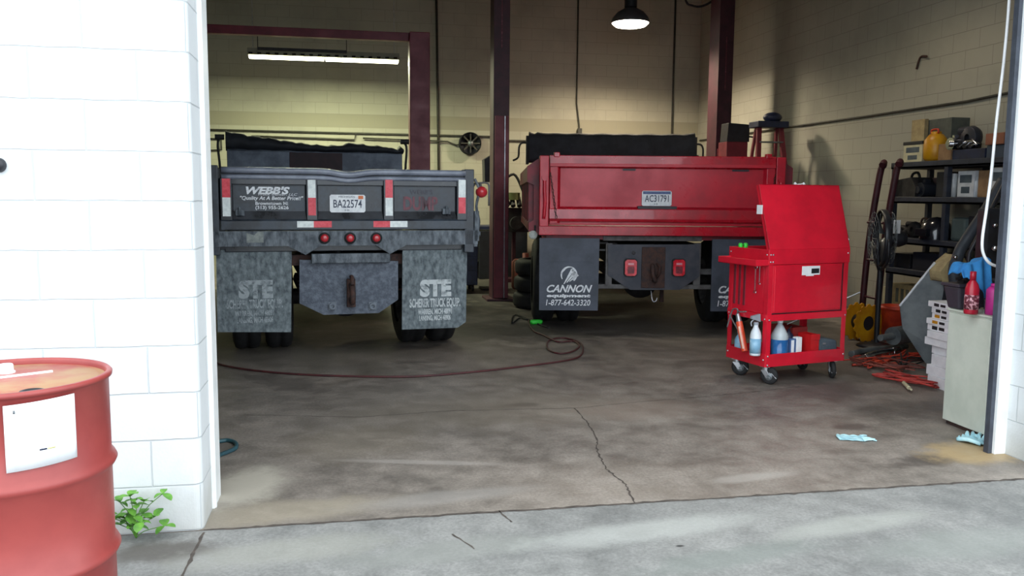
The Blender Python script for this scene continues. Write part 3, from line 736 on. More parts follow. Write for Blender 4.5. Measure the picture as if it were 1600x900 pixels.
link('hitch_mount', MB().box(a_, b_, .105, .122, c_, d_), rust, hp, .004)
c_ = gr(1022, 430, .1)
hk = MB(); hk.tube([(c_[0]-.02,.10,c_[1]+.10),(c_[0]-.03,.03,c_[1]+.10),(c_[0]-.03,.0,c_[1]+.02),(c_[0],.03,c_[1]-.05),(c_[0],.10,c_[1]-.06)], .022, 10, 4)
hk.tube([(c_[0]+.03,.11,c_[1]+.12),(c_[0]+.05,.05,c_[1]+.09),(c_[0]+.04,.05,c_[1]+.02),(c_[0]+.03,.1,c_[1]-.02)], .014, 8, 4)
link('pintle_hook', hk, rust, hp)
ck = MB(); c_ = gr(1018, 455, .1)
ck.tube([(c_[0],.13,c_[1]),(c_[0]+.005,.1,c_[1]-.07),(c_[0]+.02,.09,c_[1]-.11),(c_[0]+.05,.09,c_[1]-.10),(c_[0]+.06,.1,c_[1]-.07)], .007, 8, 4)
link('safety_hook', ck, steel, hp)
for px_ in (985, 1060):
    c_ = gr(px_, 418, .11)
    def rr(w, h, c=.012): return chamfer_panel(c_[0]-w, c_[0]+w, c_[1]-h, c_[1]+h, c)
    hs = link('tail_lamp', MB().prism(rr(.070,.094,.02), .095, .12), rubber, hp, .004)
    link('lens', MB().prism(rr(.062,.086,.02), .07, .096), red_lamp, hs, .01)
    link('reflector', MB().prism(chamfer_panel(c_[0]-.036, c_[0]+.036, c_[1]-.06, c_[1]+.015, .006), .065, .0705), lens_dark, hs, .003)
    link('lens_highlight', MB().box(c_[0]-.032, c_[0]+.032, .0655, .0705, c_[1]+.028, c_[1]+.052), mat('clear_lens', (226,150,160), .2), hs, .003)  # pale pink strip stands in for the shine on the lens
c_ = gr(990, 395, .12); l = MB(); l.lathe([(.018,.12),(.018,.108),(.008,.106)], (c_[0],0,c_[1]), 'y', 16); link('bolt', l, tube_steel, hp)
c_ = gr(833, 367, .1); l = MB(); l.lathe([(.042,.13),(.046,.10),(.040,.09),(.0005,.086)], (c_[0],0,c_[1]), 'y', 24)
link('work_lamp', l, mat('lamp_glass', (160,166,160), .25, c2=(196,200,196), ns=20), R_)
link('lamp_bracket', MB().tube([(c_[0]+.02,.13,c_[1]+.1),(c_[0]+.02,.14,c_[1]+.03),(c_[0],.13,c_[1])], .010, 8, 3), chassis, R_)
jk = MB(); c_ = gr(1034, 470, .6); jk.box(c_[0]-.02, c_[0]+.02, .6, .64, .28, .5); link('prop_strut', jk, rust, R_, .004)
running_gear(R_, -.04, 1.28, 6.3, 1.05)
cab(R_, -.04, 3.95, mat('cab_dark', (120,24,36), .4), 1.9, 2.0)

# ------------------------------------------------------------------ lifts
def column(x, y, w, d, h, label, split, m_lo=lift_red, m_hi=lift_red):
    C = empty('lift_column', (x, y, 0), label, 'car lift')
    link('base_plate', MB().box(-w*.9, w*.9, -d*.8, d*.8, 0, .03), lift_dark, C, .004)
    # open C-section
    link('mast', MB().prism([(-w/2,-d/2),(w/2,-d/2),(w/2,d/2),(w/2-.02,d/2),(w/2-.02,-d/2+.02),(-w/2+.02,-d/2+.02),(-w/2+.02,d/2),(-w/2,d/2)], .03, h, 'z'), m_hi, C, .004)
    cr = link('carriage', MB().box(-w*.42, w*.16, -d/2-.035, -d/2, .04, split).box(w*.24, w*.44, -d/2-.045, -d/2, .04, split), m_lo, C, .004)
    link('guide_rail', MB().box(w*.17, w*.23, -d/2-.04, -d/2, .04, split), steel, cr, .002)
    link('warning_strip', MB().box(-w*.03, w*.03, -d/2-.003, -d/2, split+.9, split+1.7), mat('faded_pink', (150,84,96), .6, c2=(100,40,52), ns=30, lo=.35, hi=.5), C)
    return C
column(2.695, 8.0, .22, .30, ZC-.02, 'tall dark red lift column between the black and the red truck', 2.53, lift_red, lift_dark)
column(6.37, 9.0, .24, .36, ZC-.02, 'tall dark red lift column rising behind the right end of the red truck', 2.2, lift_red, lift_dark)
A = empty('overhead_lift', (1.59, 8.0, 0), 'dark red square-topped lift frame spanning above the black truck', 'car lift')
link('post', MB().box(-.135, .135, -.15, .15, .03, 3.60), lift_red, A, .01)
link('post', MB().box(-3.55, -3.30, -.15, .15, .03, 3.60), lift_red, A, .01)
link('beam', MB().box(-3.3, -.135, -.06, .06, 3.49, 3.60), lift_red, A, .006)
for xx in (0, -3.42): link('base_plate', MB().box(xx-.22, xx+.22, -.2, .2, 0, .03), lift_dark, A, .004)
link('safety_bar', MB().box(-2.1, -.95, .08, .12, 3.32, 3.36).box(-2.1, -2.09, .08, .1, 3.36, 3.5).box(-.96, -.95, .08, .1, 3.36, 3.5), chassis, A)

# ------------------------------------------------------------------ lamps
tube_e = mat('tube_glow', (255,252,214), .5, c2=(255,252,220), emis=9)
a = on(387,86,1,9.7); b = on(624,95,1,9.7)
FL = empty('tube_light', ((a.x+b.x)/2, 9.7, a.z), 'long twin-tube fluorescent fixture glowing over the black truck', 'ceiling light')
h = (b.x-a.x)/2
link('housing', MB().prism([(-.13,-.01),(-.12,.0),(-.05,.10),(.05,.10),(.12,0),(.13,-.01),(.05,.07),(-.05,.07)], -h, h, 'x'), mat('fixture_white', (190,190,170), .5), FL, .002)
sl = MB()
for k in range(18):
    x = -h+.06+k*(2*h-.12)/17
    sl.box(x-.035, x+.02, -.126, -.12, .0, .03)
link('louvre', sl, chassis, FL)
for yy in (-.05, .05):
    for s in (-1, 1):
        link('tube', MB().cyl((s*.012,yy,-.022),(s*(h-.02),yy,-.022),.022,n=16), tube_e, FL)
for s in (-1, 1):
    link('hanger', MB().cyl((s*h*.93,0,.1),(s*h*.93,0,ZC-a.z-.01),.005,n=6), steel, FL)
def area(name, loc, sx, sy, power, col, rot=(0,0,0), parent=None):
    d = bpy.data.lights.new(name, 'AREA'); d.shape = 'RECTANGLE'; d.size = sx; d.size_y = sy; d.energy = power; d.color = col
    o = bpy.data.objects.new(name, d); COL.objects.link(o); o.location = loc; o.rotation_euler = rot
    if parent: o.parent = parent
    return o
area('lamp', (0,0,-.05), 2*h, .1, 150, (.95,1.0,.66), parent=FL)
c = on(985,33,1,9.7)
HB = empty('high_bay_lamp', (c.x, 9.7, c.z), 'round dome lamp glowing white above the red truck', 'ceiling light')
link('dome', MB().lathe([(.265,-.03),(.272,0),(.25,.05),(.19,.12),(.10,.17),(.07,.19),(.0005,.19)], (0,0,0), 'z', 40), mat('dome_grey', (90,90,94), .5, metal=.3), HB)
link('ballast', MB().cyl((0,0,.19),(0,0,.45),.09), dark_plastic, HB, .01)
link('bulb_diffuser', MB().lathe([(.262,-.02),(.262,-.03),(.22,-.07),(.10,-.095),(.0005,-.10)], (0,0,0), 'z', 40), mat('bay_glow', (255,246,226), .5, c2=(255,248,232), emis=8), HB)
link('hanger', MB().cyl((0,0,.45),(0,0,ZC-c.z-.01),.008,n=8), steel, HB)
sd = bpy.data.lights.new('lamp', 'SPOT'); sd.energy = 460; sd.color = (1,.84,.62); sd.spot_size = math.radians(156); sd.spot_blend = .5; sd.shadow_soft_size = .2
so = bpy.data.objects.new('lamp', sd); COL.objects.link(so); so.parent = HB; so.location = (0,0,-.12)
for (lx_, ly_, lz_, lab_) in ((5.2, 4.6, 4.35, 'dome lamp hanging in the right bay above the tool cart'),):  # out-of-view copy, added to brighten the right bay
    o_ = copy_tree(HB); o_.location = (lx_, ly_, lz_); o_['label'] = lab_; o_['group'] = 'high bay lamps'
    for ch_ in [q for q in bpy.data.objects if q.parent == o_]:
        if ch_.name.startswith('hanger'): ch_.scale = (1, 1, .5); ch_.location.z = .22
        if ch_.type == 'LIGHT': ch_.data = ch_.data.copy(); ch_.data.energy = 75
HB['group'] = 'high bay lamps'; HB.scale = (1.12, 1.12, 1.12)
for ch_ in [q for q in bpy.data.objects if q.parent == HB and q.name.startswith('hanger')]: ch_.scale = (1,1,(ZC-c.z-.01)/1.12/(ZC-c.z-.01)) ; ch_.location.z = .45*(1-1/1.12)

# ------------------------------------------------------------------ back wall services
def pipe(name, pts, r, label, cat, m_=conduit, smooth=1, group=None):
    return single(name, MB().tube(pts, r, 8, smooth), m_, label, cat, group)
yb = YB-.03
pipe('conduit', [(-3.9,yb,2.54),(3.2,yb,2.515),(3.3,yb,2.45),(4.6,yb,2.45)], .017, 'long horizontal pipe running along the back wall above both trucks', 'pipe')
pipe('conduit', [(-1.0,yb-.01,2.44),(.75,yb-.01,2.41),(.78,yb-.01,2.52)], .014, 'short horizontal pipe just below the long pipe over the black truck', 'pipe')
pipe('conduit', [(.9,yb-.03,2.44),(2.4,yb-.03,2.41),(2.55,yb-.03,2.35),(2.70,yb-.03,2.36)], .014, 'thin pipe feeding the round reel on the back wall', 'pipe')
pipe('conduit', [(2.20,yb,ZC),(2.25,yb,1.2)], .022, 'vertical pipe on the back wall right of the square lift frame', 'pipe')
pipe('conduit', [(-1.72,yb,2.38),(-1.5,yb,2.38),(-1.5,yb,2.2),(-1.72,yb,2.18)], .014, 'small bent pipe loop on the back wall left of the black tarp roll', 'pipe')
p1 = on(903,40,1,yb); p2 = on(905,205,1,yb)
V = empty('air_line', (p2.x, yb, p2.z), 'vertical air line ending in a valve above the red truck tarp', 'pipe')
link('line', MB().tube([(p1.x-p2.x,0,ZC-p2.z),(p1.x-p2.x,0,.5),(0,0,.1),(0,0,0)], .014, 8, 1), conduit, V)
link('valve', MB().box(-.04,.04,-.06,.0,-.12,.05).box(-.02,.12,-.05,-.02,-.10,-.06), conduit, V, .004)
p1 = on(1054,60,1,yb)
pipe('conduit', [(p1.x,yb,ZC),(p1.x,yb,1.6)], .020, 'vertical pipe on the back wall behind the right end of the red truck tarp', 'pipe')
p1 = on(735,224,1,yb-.12)
HR = empty('hose_reel', (p1.x, YB-.001, p1.z), 'round black reel mounted on the back wall left of the middle column', 'hose reel')
link('flange', MB().lathe([(.19,-.17),(.20,-.16),(.20,-.15),(.12,-.14),(.12,-.06),(.20,-.05),(.20,-.03),(.05,-.02),(.05,0)], (0,0,0), 'y', 32), dark_plastic, HR)
link('hose', MB().lathe([(.12,-.14),(.165,-.135),(.17,-.12),(.16,-.11),(.17,-.10),(.165,-.07),(.12,-.06)], (0,0,0), 'y', 32), rubber, HR)
link('hub', MB().lathe([(.0005,-.21),(.045,-.205),(.05,-.17),(.05,-.15)], (0,0,0), 'y', 20), silver_dull, HR)
sk = MB()
for k in range(8):
    a_ = k*PI/4; sk.box(-.012,.012,-.178,-.168,.05,.17, Matrix.Rotation(a_, 4, 'Y'))
link('spokes', sk, conduit, HR)
# hanging cable near the ceiling
pipe('hanging_cable', [on(q[0],q[1],1,9.2) for q in ((1068,-30),(1072,2),(1082,9),(1096,10),(1112,2),(1122,-12))], .018, 'dark cable looping down beside the right lift column top', 'cable', rubber, 4)

# clutter between the lorries, far back
c = on(766,262,1,9.3)
SPK = empty('wall_heater', (c.x, 9.3, 0), 'black hanging box on a stand, half behind the middle lift column', 'equipment')
link('case', MB().prism([(-.10,c.z-.22),(.14,c.z-.22),(.16,c.z+.22),(.05,c.z+.22),(-.11,c.z+.12)], -.12, .12), dark_plastic, SPK, .01)
link('stand', MB().cyl((.04,0,.03),(.04,0,c.z-.22),.025).box(-.15,.25,-.2,.2,0,.03), chassis, SPK, .004)
WB = empty('workbench', (2.8, 11.2, 0), 'long dark workbench along the back wall between the two trucks', 'workbench')
link('worktop', MB().box(-1.1,.8,-.35,.45,.86,.92), blue_dark, WB, .006)
for x in (-1.02, .72):
    for y in (-.28, .4): link('leg', MB().box(x-.03,x+.03,y-.03,y+.03,0,.86), chassis, WB, .004)
link('lower_shelf', MB().box(-1.05,.75,-.3,.42,.3,.33), chassis, WB, .004)
def gear_pile(name, c, r, m_, label, cat, n=9, seed=1, z0=0):
    rnd = random.Random(seed); mb = MB()
    for k in range(n):
        x = c[0]+rnd.uniform(-r,r)*.7; y = c[1]+rnd.uniform(-r,r)*.5; z = z0+rnd.uniform(.05,.6)*r
        if k % 3 == 0: mb.cyl((x,y-.04,z),(x,y+.05,z),rnd.uniform(.2,.4)*r, n=16)
        elif k % 3 == 1: mb.cyl((x-.3*r,y,z),(x+.3*r,y+.1*r,z+.15*r),rnd.uniform(.08,.18)*r, n=12)
        else: mb.box(x-.25*r,x+.25*r,y-.2*r,y+.2*r,z0,z+.2*r)
    mb.box(c[0]-.6*r,c[0]+.6*r,c[1]-.35*r,c[1]+.35*r,z0,z0+.25*r)
    return single(name, mb, m_, label, cat, bevel=.003)
gear_pile('bench_grinder', (2.55,11.1), .18, chassis, 'dark bench tool on the back workbench, left of the middle column', 'tool', 6, 3, .92)
TCB = empty('rolling_chest', (2.12, 9.2, 0), 'dark blue drawer chest behind the gap left of the middle column', 'tool chest')
link('body', MB().box(-.45,.42,-.25,.25,.10,.98), blue_dark, TCB, .01)
for k in range(4): link('drawer', MB().box(-.42,.39,-.262,-.25,.14+k*.2,.32+k*.2), blue_dark, TCB, .004)
for x in (-.38,.35):
    for y in (-.18,.18): link('wheel', MB().cyl((x-.02,y,.05),(x+.02,y,.05),.05), rubber, TCB)
CR2 = empty('floor_crate', (3.35, 11.0, 0), 'black crate under clutter between middle column and red truck', 'crate')
link('body', MB().box(-.5,.35,-.15,.3,.001,.84), dark_plastic, CR2, .01)
tyre_labels = ['bottom tyre of the stack between middle column and red truck','second tyre in the stack between middle column and red truck','top tyre of the stack between middle column and red truck']
for k in range(3):  # tyres added as dark filler for the shaded gap beside the red truck
    t_ = single('spare_tyre', MB().lathe([(.19,0),(.27,0),(.315,.03),(.325,.06),(.325,.15),(.315,.18),(.27,.21),(.19,.21),(.20,.105),(.19,0)], (3.06+.01*k, 7.1-.012*k, .002+k*.213), 'z', 36), rubber, tyre_labels[k], 'tyre', 'stacked spare tyres')
BK = empty('engine_on_stand', (3.35, 10.3, 0), 'cluttered dark engine on a stand between middle column and red truck', 'engine')
mb = MB(); mb.box(-.22,.22,-.2,.2,.85,1.25)
for k in range(4): mb.cyl((-.16+.105*k,-.22,1.28),(-.16+.105*k,-.1,1.42),.04)
mb.cyl((0,-.28,1.0),(0,-.2,1.0),.11); mb.cyl((.14,-.28,1.15),(.14,-.2,1.15),.06)
link('engine_block', mb, chassis, BK, .008)
mb = MB(); mb.tube([(-.1,-.2,1.3),(-.25,-.2,1.6),(-.05,-.2,1.8),(.1,-.2,1.55),(.18,-.2,1.3)], .022, 8, 5); mb.tube([(.1,-.25,.9),(.25,-.25,1.2),(.12,-.25,1.5)], .018, 8, 4)
link('intake_hose', mb, rubber, BK)
link('air_filter', MB().cyl((-.05,-.1,1.38),(-.05,-.1,1.5),.13,n=24), mat('filter_green', (96,104,60), .6), BK, .006)
mb = MB(); mb.box(-.03,.03,-.03,.03,.05,.85).box(-.35,.35,-.04,.04,.0,.06).box(-.04,.04,-.4,.3,.0,.06); link('stand', mb, lift_dark, BK, .004)
OB = single('oil_drain_tank', MB().lathe([(.0005,0),(.2,0),(.22,.03),(.22,.42),(.18,.46),(.05,.47),(.05,.56),(.0005,.56)], (3.35,9.3,0), 'z', 28), mat('faded_rust', (110,46,38), .6), 'dull rust-red tank on the floor left of the red truck wheels', 'tank')

# ladder and cart behind the red lorry
c = on(1200,240,1,7.9); lx, lz = c.x, c.z
LD = empty('stepladder', (lx, 7.9, 0), 'red stepladder with a blue cap standing behind the red truck', 'ladder')
topz = on(1200,200,1,7.9).z
for s in (-1, 1):
    link('front_rail', MB().hexa([(s*.34-.035,-.45,0),(s*.34+.035,-.45,0),(s*.34+.035,-.40,0),(s*.34-.035,-.40,0),(s*.17-.035,-.05,topz),(s*.17+.035,-.05,topz),(s*.17+.035,0,topz),(s*.17-.035,0,topz)]), lift_red, LD, .004)
    link('rear_rail', MB().hexa([(s*.32-.02,.42,0),(s*.32+.02,.42,0),(s*.32+.02,.46,0),(s*.32-.02,.46,0),(s*.16-.02,.06,topz),(s*.16+.02,.06,topz),(s*.16+.02,.1,topz),(s*.16-.02,.1,topz)]), lift_red, LD, .003)
for k in range(8):
    t_ = (k+1)*.115; z = topz*t_; hw = .34-(.17*t_)
    link('tread', MB().box(-hw,hw,-.47+.40*t_,-.37+.40*t_,z-.02,z), silver_dull, LD, .003)
link('top_cap', MB().box(-.24,.24,-.14,.16,topz,topz+.09), blue_dark, LD, .01)
single('draped_rag', MB().sphere((lx+.05,7.9,topz+.15), .11, (1.3,.9,.7)), blue_dark, 'dark blue rag bunched on top of the stepladder', 'rag')
c = on(1145,215,1,8.5)
RC = empty('parts_cabinet', (c.x+.03, 8.5, 0), 'dark red cabinet with a black screened top left of the stepladder', 'cabinet')
zt_ = on(1145,193,1,8.5).z; zm_ = on(1145,222,1,8.5).z
link('body', MB().box(-.17,.17,-.1,.2,0,zm_), lift_red, RC, .008)
link('screen', MB().prism([(-.17,zm_),(.19,zm_),(.19,zt_-.02),(-.15,zt_)], -.1, .15), dark_plastic, RC, .008)
link('hose_arm', MB().tube([(.16,0,zm_),(.22,0,zm_+.08),(.30,0,zm_+.08)], .012, 8, 4), rubber, RC)
# ------------------------------------------------------------------ right wall conduit
RW = XR-.02
pipe('conduit', [(RW,YB-.15,2.515),(RW,8.4,2.515),(RW,6.3,2.50),(RW,4.5,2.50),(RW,3.0,2.56)], .014, 'thin cable pipe running along the right wall above the shelving', 'pipe')
single('wall_hook', MB().tube([on(1432,108,0,RW),on(1436,94,0,RW),on(1440,88,0,RW),on(1448,88,0,RW-.03)], .012, 6, 3), rust, 'small rusty hook high on the right wall above the shelf', 'hook')

# ------------------------------------------------------------------ shelving on the right wall
SX0, SX1, SY0, SY1 = 6.60, 7.10, 3.1, 4.9
SH = empty('shelving_unit', (6.85, 4.0, 0), 'dark blue-black plastic shelving unit along the right wall', 'shelf')
def S_(x): return x-6.85
def Y_(y): return y-4.0
shelf_z = [1.85, 1.475, 1.03, .69, .25]
for z in shelf_z:
    link('shelf_board', MB().box(-.25,.25,Y_(SY0),Y_(SY1),z-.07,z-.045).box(-.25,-.23,Y_(SY0),Y_(SY1),z-.07,z).box(.23,.25,Y_(SY0),Y_(SY1),z-.07,z).box(-.25,.25,Y_(SY0),Y_(SY0)+.02,z-.07,z).box(-.25,.25,Y_(SY1)-.02,Y_(SY1),z-.07,z).box(-.23,.23,Y_(SY0)+.02,Y_(SY1)-.02,z-.015,z), shelf_plastic, SH, .004)
for x in (-.22,.22):
    for y in (SY0+.04, (SY0+SY1)/2, SY1-.04):
        link('post', MB().box(x-.028,x+.028,Y_(y)-.028,Y_(y)+.028,0,1.79), shelf_plastic, SH, .005)
# things on the shelves: pixel -> y along the front, height from the board
def bx(name, px0, px1, h, zi, m_, label, cat, depth=.25, dx=.075, bevel=.006, group=None, zadd=0, lid=None, sub=None):
    z = (shelf_z[zi] if zi is not None else 0)+zadd+.0
    X0 = SX0+dx
    ya = on(px0, 300, 0, X0).y; yb_ = on(px1, 300, 0, X0).y
    y0, y1 = min(ya,yb_), max(ya,yb_)
    b_ = MB().box(X0, X0+depth, y0, y1, z+.001, z+h)
    if lid is None and sub is None: return single(name, b_, m_, label, cat, group, bevel)
    E_ = empty(name, (X0+depth/2, (y0+y1)/2, z), label, cat, group)
    cy = (y0+y1)/2; hx, hy = depth/2, (y1-y0)/2
    link('body', MB().box(-hx,hx,-hy,hy,.001,h), m_, E_, bevel)
    if lid: link('lid', MB().box(-hx-.006,hx+.006,-hy-.006,hy+.006,h,h+.035), lid, E_, .004)
    if sub: sub(E_, hx, hy, h)
    return E_
def printed(E_, hx, hy, h):
    link('print_panel', MB().box(-hx-.002,-hx,-hy*.7,hy*.7,h*.55,h*.85), grey_plastic, E_)
    link('print_panel', MB().box(-hx-.002,-hx,-hy*.5,hy*.5,h*.15,h*.4), grey_plastic, E_)
bx('storage_tub', 1408, 1437, .19, 0, cream_can, 'cream tub with dark lid at the left end of the top shelf', 'tub', .2, lid=dark_plastic, sub=printed)
c0 = on(1453,250,0,6.68)
YJ = empty('water_jug', (6.74, c0.y, 1.85), 'round yellow-orange jug on the top shelf', 'jug')
link('body', MB().lathe([(.0005,.001),(.09,.001),(.115,.03),(.12,.12),(.115,.22),(.07,.28),(.05,.29),(.05,.31),(.0005,.31)], (0,0,0), 'z', 28), yellow_pl, YJ)
link('handle', MB().tube([(-.02,-.05,.29),(-.02,-.05,.33),(-.02,.05,.33),(-.02,.05,.29)], .01, 8, 3), orange_pl, YJ)
bx('cardboard_box', 1433, 1487, .11, 0, cardboard, 'brown box under the grey carton on the top shelf', 'box', .2, dx=.26)
bx('cardboard_box', 1462, 1482, .17, 0, cardboard, 'narrow brown box right beside the yellow jug', 'box', .14, dx=.06)
E_ = single('carton', MB().box(6.86,7.08,on(1487,190,0,6.86).y,on(1440,190,0,6.86).y,1.961,2.31), box_grey, 'open grey-green carton highest on the shelving, above the yellow jug', 'box', bevel=.006)
single('flap_panel', MB().hexa([(6.80,on(1450,190,0,6.84).y,1.98),(6.85,on(1450,190,0,6.84).y,1.98),(6.85,on(1430,190,0,6.84).y,1.98),(6.80,on(1430,190,0,6.84).y,1.98),(6.80,on(1450,190,0,6.84).y,2.32),(6.85,on(1450,190,0,6.84).y,2.32),(6.85,on(1430,190,0,6.84).y,2.32),(6.80,on(1430,190,0,6.84).y,2.32)]), cardboard_pale, 'tan cardboard sheet leaning on the grey-green carton', 'cardboard', bevel=.003)
bx('crate', 1484, 1535, .10, 0, blue_dark, 'dark blue crate holding shiny engine parts on the top shelf', 'crate', .3)
def part_obj(name, c, kind, m_, label, cat, s=1.0, group=None):
    mb = MB(); x, y, z = c
    if kind == 'alternator':
        mb.cyl((x-.07*s,y,z+.07*s),(x+.07*s,y,z+.07*s),.07*s,n=20); mb.cyl((x-.1*s,y,z+.07*s),(x-.07*s,y,z+.07*s),.035*s,n=16); mb.box(x-.03*s,x+.03*s,y-.02*s,y+.02*s,z+.13*s,z+.17*s)
    elif kind == 'turbo':
        mb.lathe([(.03*s,-.05*s),(.09*s,-.04*s),(.10*s,0),(.08*s,.04*s),(.03*s,.05*s)], (x,y,z+.10*s), 'x', 20); mb.cyl((x,y,z+.16*s),(x-.02,y+.12*s,z+.16*s),.035*s,n=14)
    elif kind == 'manifold':
        mb.tube([(x,y-.15*s,z+.04*s),(x,y-.05*s,z+.10*s),(x,y+.08*s,z+.09*s),(x,y+.16*s,z+.04*s)],.03*s,10,4)
        for k in range(3): mb.cyl((x-.08*s,y-.1*s+.1*s*k,z+.03*s),(x,y-.1*s+.1*s*k,z+.08*s),.025*s,n=12)
    elif kind == 'case':
        mb.prism([(y-.14*s,z+.001),(y+.14*s,z+.001),(y+.15*s,z+.08*s),(y+.10*s,z+.15*s),(y-.08*s,z+.17*s),(y-.15*s,z+.08*s)], x-.1*s, x+.1*s, 'x'); mb.tube([(x,y-.06*s,z+.16*s),(x,y-.03*s,z+.21*s),(x,y+.04*s,z+.20*s),(x,y+.06*s,z+.14*s)],.012*s,8,3)
    elif kind == 'helmet':
        mb.lathe([(.0005,.19*s),(.06*s,.18*s),(.11*s,.13*s),(.13*s,.06*s),(.13*s,.001)], (x,y,z), 'z', 24); mb.box(x-.15*s,x-.11*s,y-.07*s,y+.07*s,z+.03*s,z+.09*s)
    return single(name, mb, m_, label, cat, group, bevel=.004)
yy = lambda px, X=6.75: on(px, 300, 0, X).y
part_obj('alternator', (6.72,yy(1492),1.951), 'alternator', chrome, 'bright alternator at the left in the blue crate', 'engine part', .9)
part_obj('manifold', (6.75,yy(1510),1.951), 'manifold', chrome, 'bright curved manifold in the middle of the blue crate', 'engine part', .8)
part_obj('turbocharger', (6.80,yy(1520,6.85),1.951), 'turbo', mat('dark_cast', (60,62,72), .45, .4), 'dark cast turbo housing at the back of the blue crate', 'engine part', 1.2)
part_obj('parts_case', (6.98,yy(1500,6.98),1.951), 'case', dark_plastic, 'black case behind the bright parts in the blue crate', 'case', 1.0)
bx('parts_tray', 1537, 1568, .12, 0, mat('slate_plastic', (54,68,86), .5), 'slate grey tray at the right end of the top shelf', 'tray', .3, lid=None)
bx('cardboard_box', 1534, 1563, .11, 0, mat('cardboard_red', (150,96,72), .8), 'reddish brown box on the slate tray, right end of top shelf', 'box', .18, dx=.06, zadd=.122)
# second tier
part_obj('wiring_bundle', (6.76,yy(1428),1.475), 'case', chassis, 'dark lumpy parts case at the left of the second shelf', 'engine part', 1.25)
part_obj('starter_motor', (6.75,yy(1447),1.475), 'alternator', mat('dark_cast2', (44,48,58), .5, .3), 'dark starter motor beside the black case on the second shelf', 'engine part', 1.1)
bx('cardboard_box', 1440, 1464, .21, 1, mat('box_brown_dark', (92,72,68), .8), 'dull brown box standing behind parts on the second shelf', 'box', .15, dx=.3)
bx('tool_case', 1462, 1480, .26, 1, dark_plastic, 'black upright case between brown box and white roll on second shelf', 'case', .25, dx=.1)
single('paper_roll', MB().lathe([(.018,.001),(.055,.001),(.055,.24),(.018,.24)], (6.72,yy(1486,6.72),1.475), 'z', 24), paper, 'white paper towel roll upright on the second shelf', 'paper roll')
bx('carton', 1495, 1521, .26, 1, box_white, 'white printed carton right of the paper roll on the second shelf', 'box', .22, sub=printed)
bx('cardboard_box', 1527, 1543, .26, 1, cardboard, 'tall brown box right of the middle post on the second shelf', 'box', .2)
bx('carton', 1546, 1576, .28, 1, box_white, 'white printed carton at the right end of the second shelf', 'box', .22, sub=printed)
single('spray_can', MB().lathe([(.0005,0.001),(.033,.001),(.033,.15),(.02,.17),(.02,.19),(.0005,.19)], (6.71,yy(1524,6.71),1.475+.0), 'z', 20), spray_white, 'white spray can by the middle shelf post', 'spray can')
# third tier
part_obj('welding_helmet', (6.74,yy(1464,6.72),1.03), 'helmet', mat('helmet_black', (26,27,34), .2, c2=(36,38,48), coat=.6), 'shiny black helmet on the middle shelf', 'helmet', 1.25)
part_obj('brake_part', (6.76,yy(1412),1.03), 'manifold', chassis, 'dark curved part at the left end of the middle shelf', 'engine part', 1.0)
part_obj('pump', (6.76,yy(1432),1.03), 'turbo', chassis, 'dark round pump left of the shiny black helmet', 'engine part', .9)
part_obj('gearbox_part', (6.93,yy(1450,6.95),1.03), 'case', rust, 'rusty brown housing behind the black helmet', 'engine part', 1.0)
bx('plastic_bag', 1488, 1512, .24, 2, mat('grey_green', (84,98,98), .6), 'crumpled grey-green bag right of the black helmet', 'bag', .25, bevel=.03)
bx('parts_bin', 1516, 1540, .26, 2, dark_plastic, 'black bin on the middle shelf, right of the middle post', 'bin', .25)
part_obj('turbocharger', (6.72,yy(1553,6.72),1.03), 'turbo', mat('dark_cast3', (70,74,84), .3, .7), 'round metal turbo housing at the right end of the middle shelf', 'engine part', 1.2)
# fourth tier
bx('parts_bin', 1402, 1428, .16, 3, dark_plastic, 'low black bin at the left of the fourth shelf', 'bin', .3)
bx('parts_bin', 1432, 1472, .19, 3, mat('bin_navy', (30,34,48), .5), 'wide navy bin in the middle of the fourth shelf', 'bin', .3)
part_obj('alternator', (6.72,yy(1550,6.72),.69), 'alternator', silver_dull, 'dull metal alternator at the right end of the fourth shelf', 'engine part', 1.1)
part_obj('pump', (6.72,yy(1520,6.72),.69), 'turbo', chassis, 'dark pump beside the dull alternator, fourth shelf', 'engine part', 1.0)
# bottom tier
bx('paint_can', 1388, 1400, .20, 4, cream_can, 'cream box leftmost on the bottom shelf', 'box', .15)
bx('cardboard_box', 1402, 1434, .26, 4, cardboard_pale, 'pale tan box with dark slots on the bottom shelf', 'box', .2, sub=lambda E,hx,hy,h: [link('slot', MB().box(-hx-.002,-hx,-hy*.7+k*hy*.5,-hy*.7+k*hy*.5+.05,h*.2,h*.8), box_grey, E) for k in range(3)])
bx('tray_stack', 1372, 1420, .20, None, cream_can, 'stack of dirty cream trays on the floor before the shelving', 'tray', .25, dx=-.27, bevel=.004)

